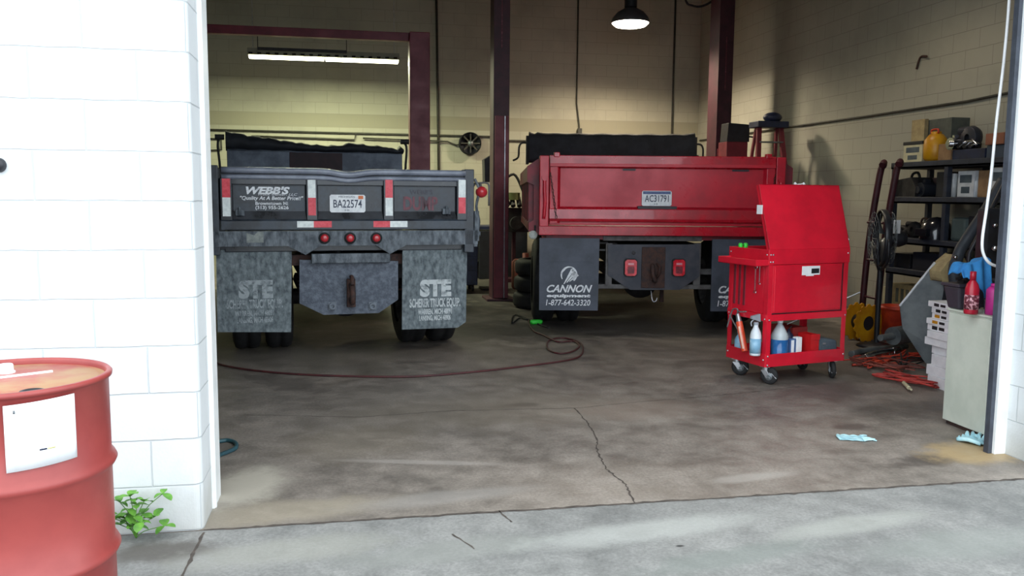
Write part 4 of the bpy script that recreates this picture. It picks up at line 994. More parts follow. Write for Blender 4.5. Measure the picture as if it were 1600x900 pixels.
# ------------------------------------------------------------------ floor things right of the cart
BU = empty('bucket', tuple(fl(1397,533)), 'red-orange bucket on the floor before the shelving', 'bucket')
link('body', MB().lathe([(.0005,.004),(.12,.004),(.15,.36),(.155,.37),(.14,.37),(.11,.02),(.0005,.02)], (0,0,0), 'z', 28), orange_pl, BU)
link('rim', MB().lathe([(.147,.33),(.16,.33),(.16,.36),(.147,.36)], (0,0,0), 'z', 28), orange_pl, BU)
c = fl(1346,532)
YR = empty('cable_reel', (c.x, c.y, 0), 'yellow toothed cable reel on the floor behind the tool cart', 'reel')
def reel_side(y0, y1):
    mb = MB(); n = 56; P = []
    for i in range(n):
        a_ = 2*PI*i/n; r_ = .185+(.014 if (i//2) % 2 else -.006); P.append((r_*math.cos(a_), .19+r_*math.sin(a_)))
    ri = [(.075*math.cos(2*PI*i/n), .19+.075*math.sin(2*PI*i/n)) for i in range(n)]
    v = [(p[0], y0, p[1]) for p in P]+[(p[0], y0, p[1]) for p in ri]+[(p[0], y1, p[1]) for p in P]+[(p[0], y1, p[1]) for p in ri]
    f = []
    for i in range(n):
        j = (i+1) % n
        f += [(i, j, n+j, n+i), (2*n+i, 3*n+i, 3*n+j, 2*n+j), (i, 2*n+i, 2*n+j, j), (n+i, n+j, 3*n+j, 3*n+i)]
    mb._add(v, f); return mb
for ya in (-.09, .075):
    link('reel_flange', reel_side(ya, ya+.015), yellow_pl, YR)
link('core', MB().cyl((0,-.075,.19),(0,.075,.19),.078,n=28), dark_plastic, YR)
YR.rotation_euler = (0,0,math.radians(12))
# hand truck leaning beside the fan
maroon = mat('maroon_tube', (72,26,36), .5, c2=(56,22,30))
HT = empty('hand_truck', (6.15, 4.42, 0), 'tall dark red hand truck with curved top handles by the shelving', 'hand truck')
for dy in (-.13, .14):
    t_ = MB().tube([(-.02,dy+.03,.25),(0,dy,1.0),(.02,dy-.10,1.70),(.03,dy-.14,1.80),(.0,dy-.19,1.83),(-.04,dy-.22,1.80)], .034, 12, 4)
    link('side_rail', t_, maroon, HT)
    link('wheel', MB().lathe([(.03,-.03),(.11,-.03),(.125,-.015),(.125,.015),(.11,.03),(.03,.03)], (.12,dy+.03,.127), 'y', 28), rubber, HT)
for z in (.4,.8,1.2): link('cross_bar', MB().cyl((-.02,-.12,z),(-.02,.15,z),.014,n=10), maroon, HT)
link('toe_plate', MB().box(-.25,.0,-.18,.2,.005,.015).box(-.01,.0,-.16,.18,.015,.3), maroon, HT, .002)
# drum fan on a stand
fc = on(1378,372,1,3.75)
FN = empty('pedestal_fan', (fc.x, 3.75, 0), 'black industrial fan on a stand seen nearly edge-on beside the cart', 'fan')
FM = Matrix.Rotation(math.radians(-112), 4, 'Z'); zf = fc.z
def fz(prof, n=36):
    mb = MB(); mb.lathe(prof, (0,0,zf), 'y', n, FM); return mb
link('shroud', fz([(.262,-.03),(.275,-.03),(.28,-.02),(.28,.02),(.275,.03),(.262,.03),(.262,-.03)]), mat('fan_black', (30,32,38), .35, c2=(44,46,52)), FN)
gu = MB()
for s_ in (-.085,.085):
    for r_ in (.05,.1,.15,.2,.25):
        gu.tube([FM@Vector((r_*math.cos(k*PI/14), s_*(1.2-r_), r_*math.sin(k*PI/14)))+Vector((0,0,zf)) for k in range(29)], .0025, 4, 1)
    for k in range(16):
        a_ = k*PI/8; gu.tube([FM@Vector((q*math.cos(a_), s_*(1.2-q), q*math.sin(a_)))+Vector((0,0,zf)) for q in (.04,.15,.262)], .0025, 4, 1)
link('guard', gu, silver_dull, FN)
bl = MB()
for k in range(3):
    a_ = k*2*PI/3
    def bf(u, v): 
        r_ = .05+.19*u; w_ = (v-.5)*(.5+.9*u); return FM@Vector((r_*math.cos(a_+w_), .03*(v-.5)*2, r_*math.sin(a_+w_)))+Vector((0,0,zf))
    bl.grid(bf, 6, 6)
link('blades', bl, silver_dull, FN, solid=.003)
link('motor', MB().lathe([(.0005,.02),(.06,.03),(.08,.05),(.085,.16),(.06,.22),(.0005,.23)], (0,0,zf), 'y', 24, FM), dark_plastic, FN)
link('motor_label', MB().box(-.04,.04,-.012,.0,.0,.13, Matrix.Translation((.07,-.115,zf+.05))@Matrix.Rotation(math.radians(12),4,'Z')), paper, FN)
st = MB(); st.cyl((0,0,.04),(0,0,zf-.27),.025); st.tube([(-.05,.0,zf),(-.02,0,zf-.28),(.0,0,zf-.30)],.02,8,3); st.tube([FM@Vector((.29,0,0))+Vector((0,0,zf)),FM@Vector((.29,0,-.2))+Vector((0,0,zf)),Vector((0,0,zf-.31)),FM@Vector((-.29,0,-.2))+Vector((0,0,zf)),FM@Vector((-.29,0,0))+Vector((0,0,zf))],.014,8,4)
link('stand', st, dark_plastic, FN)
link('base', MB().lathe([(.0005,.045),(.05,.045),(.17,.02),(.19,.0),(.0005,0)], (0,0,0), 'z', 28), dark_plastic, FN)
# mufflers and pipes on the floor
def floor_tube(px0, py0, px1, py1, r, z=None):
    a_ = fl(px0, py0, r if z is None else z); b_ = fl(px1, py1, r if z is None else z); return a_, b_
a_, b_ = floor_tube(1394,540,1444,532,.085)
dd = (b_-a_).normalized()
mb = MB(); mb.cyl(a_+Vector((0,0,.09)), b_+Vector((0,0,.09)), .085, n=24); mb.cyl(a_+Vector((0,0,.09))-dd*.2, a_+Vector((0,0,.09)), .03, .032, n=14); mb.cyl(b_+Vector((0,0,.09)), b_+dd*.12+Vector((0,0,.09)), .03, n=14)
single('muffler', mb, silver_dull, 'grey muffler lying on the floor clutter before the shelving', 'muffler', bevel=.01)
a_, b_ = floor_tube(1350,560,1405,548,.04)
mb = MB(); mb.tube([a_, a_+(b_-a_)*.4+Vector((.03,0,.02)), b_],.036,14,5); mb.lathe([(.036,0),(.05,.005),(.05,.02),(.036,.025)], a_+(b_-a_)*.6, 'x', 18); mb.lathe([(.036,0),(.05,.005),(.05,.02),(.036,.025)], a_+(b_-a_)*.75, 'x', 18)
single('exhaust_pipe', mb, chrome, 'shiny exhaust pipe on the floor in front of the muffler', 'pipe')
a_, b_ = floor_tube(1330,553,1390,545,.03)
single('exhaust_pipe', MB().tube([a_, (a_+b_)/2+Vector((0,.06,0)), b_+Vector((.25,.1,.0))],.028,12,5), silver_dull, 'dull pipe on the floor left of the shiny exhaust pipe', 'pipe')
gear_pile('parts_heap', (5.85,2.85), .20, chassis, 'dark heap of greasy parts right of the orange cords', 'engine part', 8, 5)
# leaning sheet and long tubes
P0 = on(1406,480,1,2.75); P1 = on(1462,412,1,2.55)
def lean(name, p0, p1, w, th, m_, label, cat, edge=None):
    d_ = (p1-p0).normalized(); s_ = Vector((.25,.9,-.25)); s_ = (s_-d_*s_.dot(d_)).normalized(); n_ = d_.cross(s_).normalized()
    E_ = empty(name, tuple(p0), label, cat)
    v = lambda a,b,c: d_*a+s_*b+n_*c
    L_ = (p1-p0).length
    link('sheet', MB().hexa([v(0,0,0),v(L_,0,0),v(L_,w,0),v(0,w,0),v(0,0,th),v(L_,0,th),v(L_,w,th),v(0,w,th)]), m_, E_, .003)
    if edge: link('edge_trim', MB().hexa([v(0,-.012,-.004),v(L_,-.012,-.004),v(L_,.002,-.004),v(0,.002,-.004),v(0,-.012,th+.004),v(L_,-.012,th+.004),v(L_,.002,th+.004),v(0,.002,th+.004)]), edge, E_)
    return E_
# grey metal panel: stands on its lower edge, upper left edge bright
gp0 = on(1406,478,1,2.9); gp1 = on(1461,410,1,2.7); gp2 = Vector((gp1.x+.05, 2.6, .02)); gp3 = Vector((gp0.x+.42, 2.8, .02)); gp0b = Vector((gp0.x+.05, gp0.y-.02, gp0.z-.22))
GP = empty('sheet_metal_offcut', ((gp0.x+gp1.x)/2, 2.75, 0), 'grey sheet-metal panel with bright slanting edge leaning by the cartons', 'panel')
o_ = Vector(GP.location)
poly = [gp0, gp1, gp1+Vector((.30,-.02,-.12)), Vector((gp1.x+.32,2.62,.01)), Vector((gp0.x+.25,2.85,.01)), gp0+Vector((.04,0,-.2))]
mb = MB(); v0 = [p-o_ for p in poly]; v1 = [p-o_+Vector((.01,.02,0)) for p in poly]; n = len(poly)
mb._add(v0+v1, [tuple(range(n)), tuple(range(n,2*n))[::-1]]+[(i,(i+1)%n,n+(i+1)%n,n+i) for i in range(n)])
link('sheet', mb, mat('panel_grey', (116,122,124), .5, c2=(92,98,102), ns=5), GP)
link('bright_edge', MB().cyl(gp0-o_, gp1-o_, .011, n=8), box_white, GP)
tA = fl(1470,560,.06); 
single('rubber_duct', MB().tube([on(1568,282,1,2.3),on(1540,330,1,2.3),on(1512,372,1,2.4),on(1497,400,1,2.4),on(1492,440,1,2.4),Vector((5.75,2.42,.3)),Vector((5.70,2.4,.045))], .045, 14, 6), mat('duct_grey', (54,60,68), .55, c2=(44,50,58)), 'thick dark hose slanting down in front of the shelving', 'hose')
single('steel_bar', MB().tube([on(1585,255,1,2.1),on(1515,395,1,2.2),Vector((5.45,2.25,.018))], .016, 8, 1), dark_plastic, 'thin dark bar leaning beside the thick slanting hose', 'bar')
# stack of white lamp cartons
stackx = fl(1452,603).x
zz = 0.0; rnd = random.Random(4)
hs_ = [.085,.08,.085,.07,.06,.055,.05,.045,.045,.045,.045]
wh = []
for k, hh in enumerate(hs_):
    off = rnd.uniform(-.035,.035); le = .42+rnd.uniform(-.03,.03)
    q = Vector((5.11+off, 1.99+rnd.uniform(-.02,.02), zz))
    E_ = empty('white_carton', tuple(q), 'x', 'box', 'white cartons stacked beside the white cabinet', rz=rnd.uniform(-.06,.06)-.05)
    link('box', MB().box(0,.40,-.16,.14+rnd.uniform(-.02,.03),.0005,hh-.0008), paper, E_, .003)
    if k >= 6:
        link('end_label', MB().box(-.0022,.0,.03,.09,.010,hh-.012), (yellow_pl if k in (7,8) else label_dark), E_)
        link('end_label', MB().box(-.0022,.0,-.05,.01,.012,hh-.014), label_dark, E_)
    wh.append(E_); zz += hh
names = ['white carton at the bottom of the stack beside the white cabinet','second white carton up from the floor in the stack','third white carton up, thick, in the stack by the cabinet','fourth white carton from the floor in the stack','fifth white carton from the floor, middle of the stack','sixth white carton up, plain-ended, under the labelled ones','lowest white carton with dark end label in the stack','lower of the two white cartons with yellow end labels','upper of the two white cartons with yellow end labels','white carton with dark label, second from the stack top','white carton topmost of the stack by the cabinet']
for e, s_ in zip(wh, names): e['label'] = s_
# white cabinet
cz = .745
CB = empty('white_cabinet', (4.43, .66, 0), 'low white metal cabinet beside the right door jamb', 'cabinet')
CB.rotation_euler = (0,0,math.radians(-2))
link('body', MB().box(.006,.50,.0,.42,.025,cz), mat('cabinet_white', (206,210,198), .5, c2=(190,196,184), ns=3), CB, .006)
link('side_panel', MB().box(-.006,.006,.015,.405,.03,cz-.012), MATS['cabinet_white'], CB, .004)
link('top', MB().box(-.008,.51,-.008,.43,cz,cz+.012), MATS['cabinet_white'], CB, .004)
link('plinth', MB().box(.02,.48,.02,.40,0,.025), rust, CB)
ct = cz+.013
# things on the cabinet
rbp = on(1519,489,2,ct)
def lathe_thing(name, c, parts, label, cat):
    E_ = empty(name, c, label, cat)
    for (pn, prof, mm) in parts: link(pn, MB().lathe(prof, (0,0,0), 'z', 28), mm, E_)
    return E_
cl_red = mat('cleaner_red', (176,26,48), .3, c2=(150,20,44), ns=8)
c = on(1519,455,1,.80); rbx, rby = c.x, .80
lathe_thing('cleaner_bottle', (rbx,rby,ct), [('body', [(.0005,.0),(.038,.001),(.040,.01),(.040,.155),(.032,.185),(.018,.205),(.016,.21),(.0005,.21)], cl_red), ('cap', [(.0005,.21),(.018,.21),(.018,.262),(.0005,.262)], cl_red), ('label_band', [(.0402,.03),(.0408,.03),(.0408,.12),(.0402,.12)], mat('label_dark_red', (96,30,46), .5, c2=(214,160,170), ns=60, lo=.5, hi=.56))], 'red cleaner bottle standing on the white cabinet', 'bottle')
c = on(1538,491,2,ct)
lathe_thing('metal_can', (max(c.x,4.48)+.02,c.y,ct), [('body', [(.0005,0),(.034,.001),(.034,.08),(.032,.083),(.0005,.083)], mat('can_grey', (92,102,112), .4, .5)), ('rim', [(.033,.08),(.036,.08),(.036,.088),(.033,.088)], silver_dull)], 'small grey can right of the red bottle on the cabinet', 'can')
c = on(1553,470,1,.76)
lathe_thing('pink_canister', (c.x,.76,ct), [('body', [(.0005,0),(.045,.001),(.045,.15),(.03,.17),(.0005,.17)], magenta), ('cap', [(.0005,.17),(.022,.17),(.022,.19),(.0005,.19)], magenta)], 'magenta canister under the blue towel on the cabinet', 'canister')
c = on(1494,482,2,ct); dtx, dty = max(c.x, 4.53), c.y
DT = empty('plastic_tub', (dtx,dty,ct), 'dark brown-black tub on the left of the cabinet top', 'tub')
link('body', MB().hexa([(-.08,-.055,0),(.08,-.055,0),(.08,.055,0),(-.08,.055,0),(-.105,-.075,.145),(.105,-.075,.145),(.105,.075,.145),(-.105,.075,.145)]), mat('tub_dark', (58,52,62), .5, c2=(46,42,52)), DT, .012)
link('rim', MB().box(-.115,.115,-.085,.085,.145,.165), MATS['tub_dark'], DT, .005)
single('tool_grip', MB().tube([(dtx-.07,dty-.01,ct+.19),(dtx-.03,dty-.02,ct+.205),(dtx+.03,dty-.03,ct+.185),(dtx+.09,dty-.02,ct+.195)],.012,8,4).tube([(dtx-.05,dty+.03,ct+.19),(dtx,dty,ct+.20),(dtx+.07,dty-.05,ct+.18)],.010,8,4).box(dtx-.04,dtx+.06,dty-.03,dty+.03,ct+.166,ct+.185), rubber, 'black crumpled tool grip lying on the dark tub', 'tool')
single('blue_bin', MB().prism([(4.62,ct+.001),(4.82,ct+.001),(4.84,ct+.20),(4.60,ct+.20)], .84, .98), mat('bin_dark_blue', (40,44,56), .5), 'dark bin standing under the blue towel on the cabinet', 'bin', bevel=.006)
tx0 = on(1507,420,1,.86).x; tx1 = on(1580,420,1,.72).x; tzt = on(1525,412,1,.86).z
def towel(u, v):
    x = tx0+(tx1-tx0)*u; y = 1.0-.20*v
    z = tzt+.012*math.sin(u*8+v*3)+.008*math.sin(v*11+u*4)+.02*u-.03*(1-u)*(1-v)
    if v > .5: z -= (v-.5)*(.06+.42*min(1,u*1.3)); y = 1.0-.10-.08*(v-.5)
    if u < .15: z -= (.15-u)*.35
    return (x, y+.010*math.sin(u*17), z)
mb = MB().grid(towel, 34, 26); single('blue_towel', mb, cloth_blue, 'bright blue towel draped over things on the white cabinet', 'towel', solid=.006)
# stuff between towel and shelving: tan bag
bxs = single('tall_crate', MB().box(5.64,5.98,2.55,2.75,0.001,.76), dark_plastic, 'tall black crate behind the stack of white cartons', 'crate', bevel=.01)
c = on(1486,424,1,2.6)
single('paper_sack', MB().prism([(c.x-.10,.762),(c.x+.12,.762),(c.x+.16,.86),(c.x+.10,.96),(c.x+.03,1.0),(c.x-.06,.93),(c.x-.12,.85)], 2.57, 2.72), cardboard_pale, 'crumpled tan paper sack on the tall black crate', 'sack', bevel=.03)
kx = on(1547,370,1,1.27).x
bxs2 = single('machine_case', MB().box(kx-.01,kx+.5,1.3,1.40,0.001,1.40).cyl((kx,1.3,.95),(kx,1.27,.95),.04), dark_plastic, 'dark machine case standing behind the cabinet at the jamb', 'equipment', bevel=.02)
for (px_,py_,r_) in ((1555,352,.018),(1555,388,.026),(1493,402,.018)):
    c = on(px_,py_,1,1.275 if px_ > 1500 else 2.34)
    single('hubcap_knob', MB().sphere(tuple(c), r_, (1,1,1), 16).cyl(tuple(c), (c.x+.02,c.y+.05,c.z), r_*.5, n=12), chrome, {352:'small bright knob upper, on the dark case by the jamb',388:'larger bright knob lower, on the dark case by the jamb',402:'bright ball end near the foot of the slanting hose'}[py_], 'knob')
# white cable hanging by the jamb
single('white_cable', MB().tube([on(q[0],q[1],1,.55) for q in ((1583,-120),(1577,0),(1568,100),(1557,190),(1549,270),(1541,330),(1535,372),(1536,395),(1546,411),(1562,417),(1570,418))], .0085, 10, 5), cable_white, 'white cable hanging down inside the right door jamb', 'cable')

# nitrile gloves on the floor
def glove(name, px_, py_, s, label, seed, rz):
    rnd = random.Random(seed); c = fl(px_, py_)
    E_ = MB()
    def gf(u, v):
        x = (u-.5)*.15*s; y = (v-.5)*.10*s
        return (x, y, .008+.012*s*abs(math.sin(u*9+seed)*math.cos(v*7+seed)))
    E_.grid(gf, 16, 12)
    for k in range(5):
        y = (-.045+.022*k)*s; l_ = (.05,.075,.08,.07,.04)[k]*s; bend = rnd.uniform(-.03,.03)
        E_.tube([(.06*s,y,.014),(.06*s+l_*.5,y+bend*.4,.018),(.06*s+l_,y+bend,.011)], lambda t: .009*s*(1-.3*t), 8, 4)
    E_.tube([(-.07*s,-.045*s,.012),(-.08*s,.0,.02),(-.07*s,.045*s,.012)], .008, 8, 4)
    o = single(name, E_, glove_blue, label, 'glove'); o.rotation_euler = (0,0,rz); o.location = (c.x, c.y, .001); return o
g1 = glove('rubber_glove', 1337, 685, 1.0, 'pale blue disposable glove flat on the open floor', 2, -.4)
g2 = glove('rubber_glove', 1523, 689, 1.25, 'crumpled pale blue glove at the foot of the white cabinet', 5, .5)
g2.scale = (.8,1.2,1.6); g1.scale = (1,1.2,.6)
# ------------------------------------------------------------------ hoses and cords on the floor
def fh(l, z): return [fl(px, py, z) for px, py in l]
AH = empty('air_hose', tuple(fl(905,555)), 'dark red air hose lying across the floor behind both trucks, looped at its right end', 'hose')
o_ = Vector(AH.location)
pts = fh([(330,562),(350,571),(400,579),(470,585),(560,588),(650,588),(740,581),(820,572),(880,564),(905,557),(911,545),(904,534),(880,528),(858,532),(856,545),(872,552),(892,550),(905,541),(896,533),(872,534)], .010)
pts += fh([(850,524),(835,518),(828,508),(826,500)], .010)
link('hose', MB().tube([p-o_ for p in pts], .0082, 10, 5), hose_red, AH)
c = fl(838,503,.03)-o_
link('coupler', MB().lathe([(.0005,-.07),(.022,-.07),(.028,-.05),(.028,.05),(.018,.07),(.0005,.07)], c, 'x', 18), neon, AH)
pts = fh([(826,500),(812,497),(800,505),(806,492),(845,508),(858,512)], .012)
link('whip_end', MB().tube([p-o_ for p in pts], .009, 8, 4), rubber, AH)
p_ = fh([(318,692),(340,690),(356,688),(368,692),(368,700),(356,706),(342,712),(340,722)], .012)
single('teal_hose', MB().tube(p_, .012, 10, 5), hose_teal, 'short loop of teal hose at the foot of the left door jamb', 'hose')
def cord(seed, base, spread, n, m_, label, r=.0065):
    rnd = random.Random(seed); P = []
    a_ = fl(*base[0]); b_ = fl(*base[1])
    for i in range(n):
        t = .5+.5*math.sin(i*1.9+rnd.uniform(-.4,.4)); q = a_*(1-t)+b_*t
        nrm = Vector((-(b_-a_).y, (b_-a_).x, 0)).normalized()
        P.append(q+nrm*rnd.uniform(-spread,spread)+Vector((0,0,r+.004+.012*(i % 4)+seed*.003)))
    return single('extension_cord', MB().tube(P, r, 7, 5), m_, label, 'cord', None)
cord(1, ((1325,573),(1450,556)), .22, 26, cord_orange, 'orange cord pile stretching left to under the tool cart side')
cord(2, ((1370,590),(1474,608)), .15, 24, mat('cord_red', (186,58,50), .55, c2=(140,40,38)), 'red-orange cord tangle nearest the white cartons')
cord(3, ((1340,566),(1425,585)), .20, 22, mat('cord_brown', (136,66,54), .6, c2=(96,48,44)), 'brownish red cord mixed in the middle of the tangle')
cord(4, ((1390,575),(1440,562)), .14, 14, rubber, 'black cord twisted behind the red cord tangle')
PL = single('cord_plug', MB().cyl(tuple(fl(1412,598,.03)), tuple(fl(1420,606,.03)), .014, n=12).cyl(tuple(fl(1420,606,.03)), tuple(fl(1424,609,.03)), .008, n=8), cream_can, 'pale plug end lying in the red cord tangle', 'plug')

# ------------------------------------------------------------------ tool cart
TCY = 12.5
TC = empty('tool_cart', (3.80, 2.27, 0), 'bright red rolling tool cart with raised lid beside the red truck', 'tool cart', rz=math.radians(TCY))
CWd, CD, CZ0, CZ1 = .80, .48, .145, 1.06
for (x, y) in ((.02,.0),(CWd-.02,0),(.02,CD),(CWd-.02,CD)):
    sx = 1 if x < .4 else -1; sy = 1 if y < .2 else -1
    x_ = 0 if x < .4 else CWd; y_ = 0 if y < .2 else CD
    mb = MB(); mb.box(min(x_,x_+sx*.045),max(x_,x_+sx*.045),min(y_,y_+sy*.004),max(y_,y_+sy*.004),CZ0,CZ1-.0)
    mb.box(min(x_,x_+sx*.004),max(x_,x_+sx*.004),min(y_,y_+sy*.045),max(y_,y_+sy*.045),CZ0,CZ1-.0)
    link('corner_post', mb, red_cart, TC, .002)
link('bottom_tray', MB().box(.004,CWd-.004,.004,CD-.004,CZ0+.0,CZ0+.008).box(.004,CWd-.004,-.004,.004,CZ0,CZ0+.10).box(.004,CWd-.004,CD-.004,CD+.004,CZ0,CZ0+.10).box(-.004,.004,.0,CD,CZ0,CZ0+.10).box(CWd-.004,CWd+.004,.0,CD,CZ0,CZ0+.10), red_cart, TC, .002)
body = link('cabinet_body', MB().box(.006,CWd-.006,.010,CD-.01,.555,.95).box(.004,CWd-.004,.004,CD-.004,.515,.555), red_cart, TC, .003)
link('lower_rail', MB().box(0,CWd,-.006,.004,.505,.555).box(-.006,.004,0,CD,.505,.555).box(CWd-.004,CWd+.006,0,CD,.505,.555), red_cart, TC, .002)
link('back_panel', MB().box(.045,CWd-.055,.002,.012,.565,.94).box(.06,CWd-.07,-.003,.004,.575,.93), red_cart, TC, .004)
link('panel_gap', MB().box(.045,CWd-.05,.0035,.0045,.558,.566).box(CWd-.062,CWd-.052,.0015,.0035,.566,.94), dark_plastic, TC)
link('top_box', MB().box(-.004,CWd+.004,-.006,.004,.945,CZ1).box(-.004,CWd+.004,CD-.004,CD+.006,.945,CZ1).box(-.006,.004,0,CD,.945,CZ1).box(CWd-.004,CWd+.006,0,CD,.945,CZ1).box(0,CWd,0,CD,.945,.955), red_cart, TC, .002)
gc = plane_at(3.80, 2.27, -TCY)
# lid hinged on the near edge, standing up and leaning back
lz, ly = 1.562, .155
LM = lambda x, t, o: (x, .0+ly*t+o*.95, CZ1+(lz-CZ1)*t-o*.3)
lid = link('lid', MB().hexa([LM(-.0,0,0),LM(CWd+.01,0,0),LM(CWd+.01,0,.012),LM(0,0,.012),LM(0,1,0),LM(CWd+.01,1,0),LM(CWd+.01,1,.012),LM(0,1,.012)]).hexa([LM(0,0,0),LM(.008,0,0),LM(.008,0,.035),LM(0,0,.035),LM(0,1,0),LM(.008,1,0),LM(.008,1,.035),LM(0,1,.035)]).hexa([LM(CWd,0,0),LM(CWd+.01,0,0),LM(CWd+.01,0,.035),LM(CWd,0,.035),LM(CWd,1,0),LM(CWd+.01,1,0),LM(CWd+.01,1,.035),LM(CWd,1,.035)]).hexa([LM(0,.98,0),LM(CWd+.01,.98,0),LM(CWd+.01,.98,.035),LM(0,.98,.035),LM(0,1,0),LM(CWd+.01,1,0),LM(CWd+.01,1,.035),LM(0,1,.035)]), red_cart, TC, .003)
hd = MB()
for x in (.375,.46): hd.cyl(LM(x,1.0,.01), LM(x,1.035,.02), .010, n=12)
hd.tube([LM(.375,1.03,.03),LM(.42,1.03,.05),LM(.46,1.03,.03)], .005, 8, 3)
link('lid_handle', hd, white_paint, lid)
link('lid_stay', MB().box(-.006,.001,.10,.16,1.33,1.40), paper, lid)
link('gas_strut', MB().cyl((CWd+.012,.02,1.12),(CWd+.015,.06,1.19),.006,n=8), chrome, lid)
rv = MB()
for (x, z) in ((.012,1.02),(.012,.965),(.035,1.02),(.035,.965),(.02,.515),(.02,.16),(.02,.23),(CWd-.015,1.02),(CWd-.015,.52),(CWd-.015,.2)):
    rv.lathe([(.0005,-.011),(.006,-.009),(.008,-.004)], (x,0,z), 'y', 10)
for z in (1.02,.965,.52,.2):
    for y in (.02, CD-.02): rv.lathe([(.0005,-.011),(.006,-.009),(.008,-.004)], (0,y,z), 'x', 10)
link('rivets', rv, steel, TC)
a_, b_, c_, d_ = px4(gc, 1253, 416, 1280, 429, 0)
lb = link('badge', MB().box(a_, b_, -.006, -.003, c_, d_).box(a_+.04, b_-.06, -.006, -.003, c_-.008, c_), paper, TC)
link('badge_print', MB().box(a_+(b_-a_)*.52, b_-.008, -.0072, -.006, c_+.012, d_-.02), label_dark, lb)
txt('SERVICE CART', a_+.006, a_+(b_-a_)*.48, c_+.02, d_-.03, -.0061, silver_dull, lb) if False else None
# side ledge with a raised lip, on the left
sd_ = MB(); sd_.box(-.13,-.006,.0,.46,.935,.943).box(-.13,-.124,.0,.46,.935,.985).box(-.13,-.006,.0,.005,.935,.985).box(-.13,-.006,.455,.46,.935,.985)
sdo = link('side_tray', sd_, red_cart, TC, .002)
link('side_panel', MB().box(.002,.006,.05,CD-.05,.56,.94), red_cart, TC)
for k in range(3):
    link('side_slat', MB().box(-.004,.003,.27+.06*k,.295+.06*k,.60,.93), mat('slat_shade', (120,34,48), .5), TC, .002)  # slats in a darker red-grey than the panel
# push handle
link('inner_tray', MB().box(.02,CWd-.02,.02,CD-.02,.985,.99), red_side, TC)
# casters
def caster(x, y, rz):
    E_ = bpy.data.objects.new('caster', None); COL.objects.link(E_); E_.parent = TC; E_.location = (x, y, 0); E_.rotation_euler = (0,0,rz)
    link('fork', MB().box(-.04,.04,-.035,.035,.135,.145).cyl((0,0,.11),(0,0,.137),.028,n=18).hexa([(-.035,-.024,.11),(.02,-.024,.11),(.02,-.02,.11),(-.035,-.02,.11),(.012,-.024,.05),(.045,-.024,.05),(.045,-.02,.05),(.012,-.02,.05)]).hexa([(-.035,.02,.11),(.02,.02,.11),(.02,.024,.11),(-.035,.024,.11),(.012,.02,.05),(.045,.02,.05),(.045,.024,.05),(.012,.024,.05)]), steel, E_, .002)
    w = MB(); w.lathe([(.02,-.018),(.05,-.02),(.066,-.015),(.070,-.006),(.070,.006),(.066,.015),(.05,.02),(.02,.02)], (.03,0,.0705), 'y', 32)
    link('wheel', w, rubber, E_)
    w = MB(); w.cyl((.03,-.03,.0645),(.03,.03,.0645),.012,n=14); w.lathe([(.0005,-.02),(.03,-.02),(.032,-.017)], (.03,0,.0645), 'y', 20); link('hub', w, silver_dull, E_)
    link('brake_tab', MB().hexa([(.05,-.02,.09),(.09,-.02,.05),(.09,.02,.05),(.05,.02,.09),(.052,-.02,.095),(.095,-.02,.055),(.095,.02,.055),(.052,.02,.095)]), steel, E_, .002)
caster(.06,.06,math.radians(-60)); caster(.06,CD-.06,math.radians(-40)); caster(CWd-.07,.06,math.radians(-120)); caster(CWd-.07,CD-.06,math.radians(-100))
# things carried by the cart: placed in world space through the cart's matrix
CM = Matrix.Translation((3.80,2.27,0)) @ Matrix.Rotation(math.radians(TCY), 4, 'Z')
def cpos(x, y, z): return tuple(CM @ Vector((x, y, z)))
rc = math.radians(TCY); shz = CZ0+.0085
sp_ = empty('spray_bottle', cpos(-.056, .055, .235), 'white trigger spray bottle with pale blue liquid hooked on the cart left rail', 'bottle', rz=rc)
link('body', MB().lathe([(.0005,0),(.040,.001),(.042,.01),(.042,.16),(.036,.185),(.018,.225),(.016,.245),(.0005,.245)], (0,0,0), 'z', 28), spray_white, sp_)
link('label', MB().lathe([(.0423,.02),(.0432,.02),(.0432,.135),(.0423,.135)], (0,0,0), 'z', 28), spray_blue, sp_)
tg_ = MB(); tg_.cyl((0,0,.242),(0,0,.262),.02,n=18); tg_.hexa([(-.05,-.012,.29),(.035,-.012,.262),(.035,.012,.262),(-.05,.012,.29),(-.050,-.012,.31),(.03,-.012,.325),(.03,.012,.325),(-.050,.012,.31)]); tg_.tube([(-.02,0,.285),(-.048,0,.262),(-.042,0,.232)], .006, 8, 4)
link('trigger_head', tg_, mat('trigger_grey', (150,156,164), .45), sp_, .002)
sb2 = empty('spray_bottle', cpos(.06, .40, shz), 'small pale bottle lying deeper behind the grease gun on the cart', 'bottle', rz=rc)
link('body', MB().lathe([(.0005,0),(.034,.001),(.036,.01),(.036,.14),(.025,.17),(.014,.18),(.014,.20),(.0005,.20)], (0,0,0), 'z', 24), spray_blue, sb2)
link('cap', MB().lathe([(.0005,.20),(.016,.20),(.016,.22),(.0005,.22)], (0,0,0), 'z', 16), spray_white, sb2)
jg = empty('washer_fluid_jug', cpos(.205, .085, shz), 'clear jug half full of blue liquid on the cart bottom tray', 'jug', rz=rc)
jz = [( .060,.001),(.066,.01),(.066,.195)]
link('liquid', MB().lathe([(.0005,.001)]+jz+[(.0005,.195)], (0,0,0), 'z', 28), blue_liquid, jg)
link('bottle_top', MB().lathe([(.0665,.19),(.0665,.215),(.058,.24),(.026,.30),(.020,.305),(.020,.322),(.0005,.322)], (0,0,0), 'z', 28), clear_pl, jg)
link('cap', MB().lathe([(.0005,.322),(.023,.32),(.023,.342),(.0005,.342)], (0,0,0), 'z', 18), paper, jg)
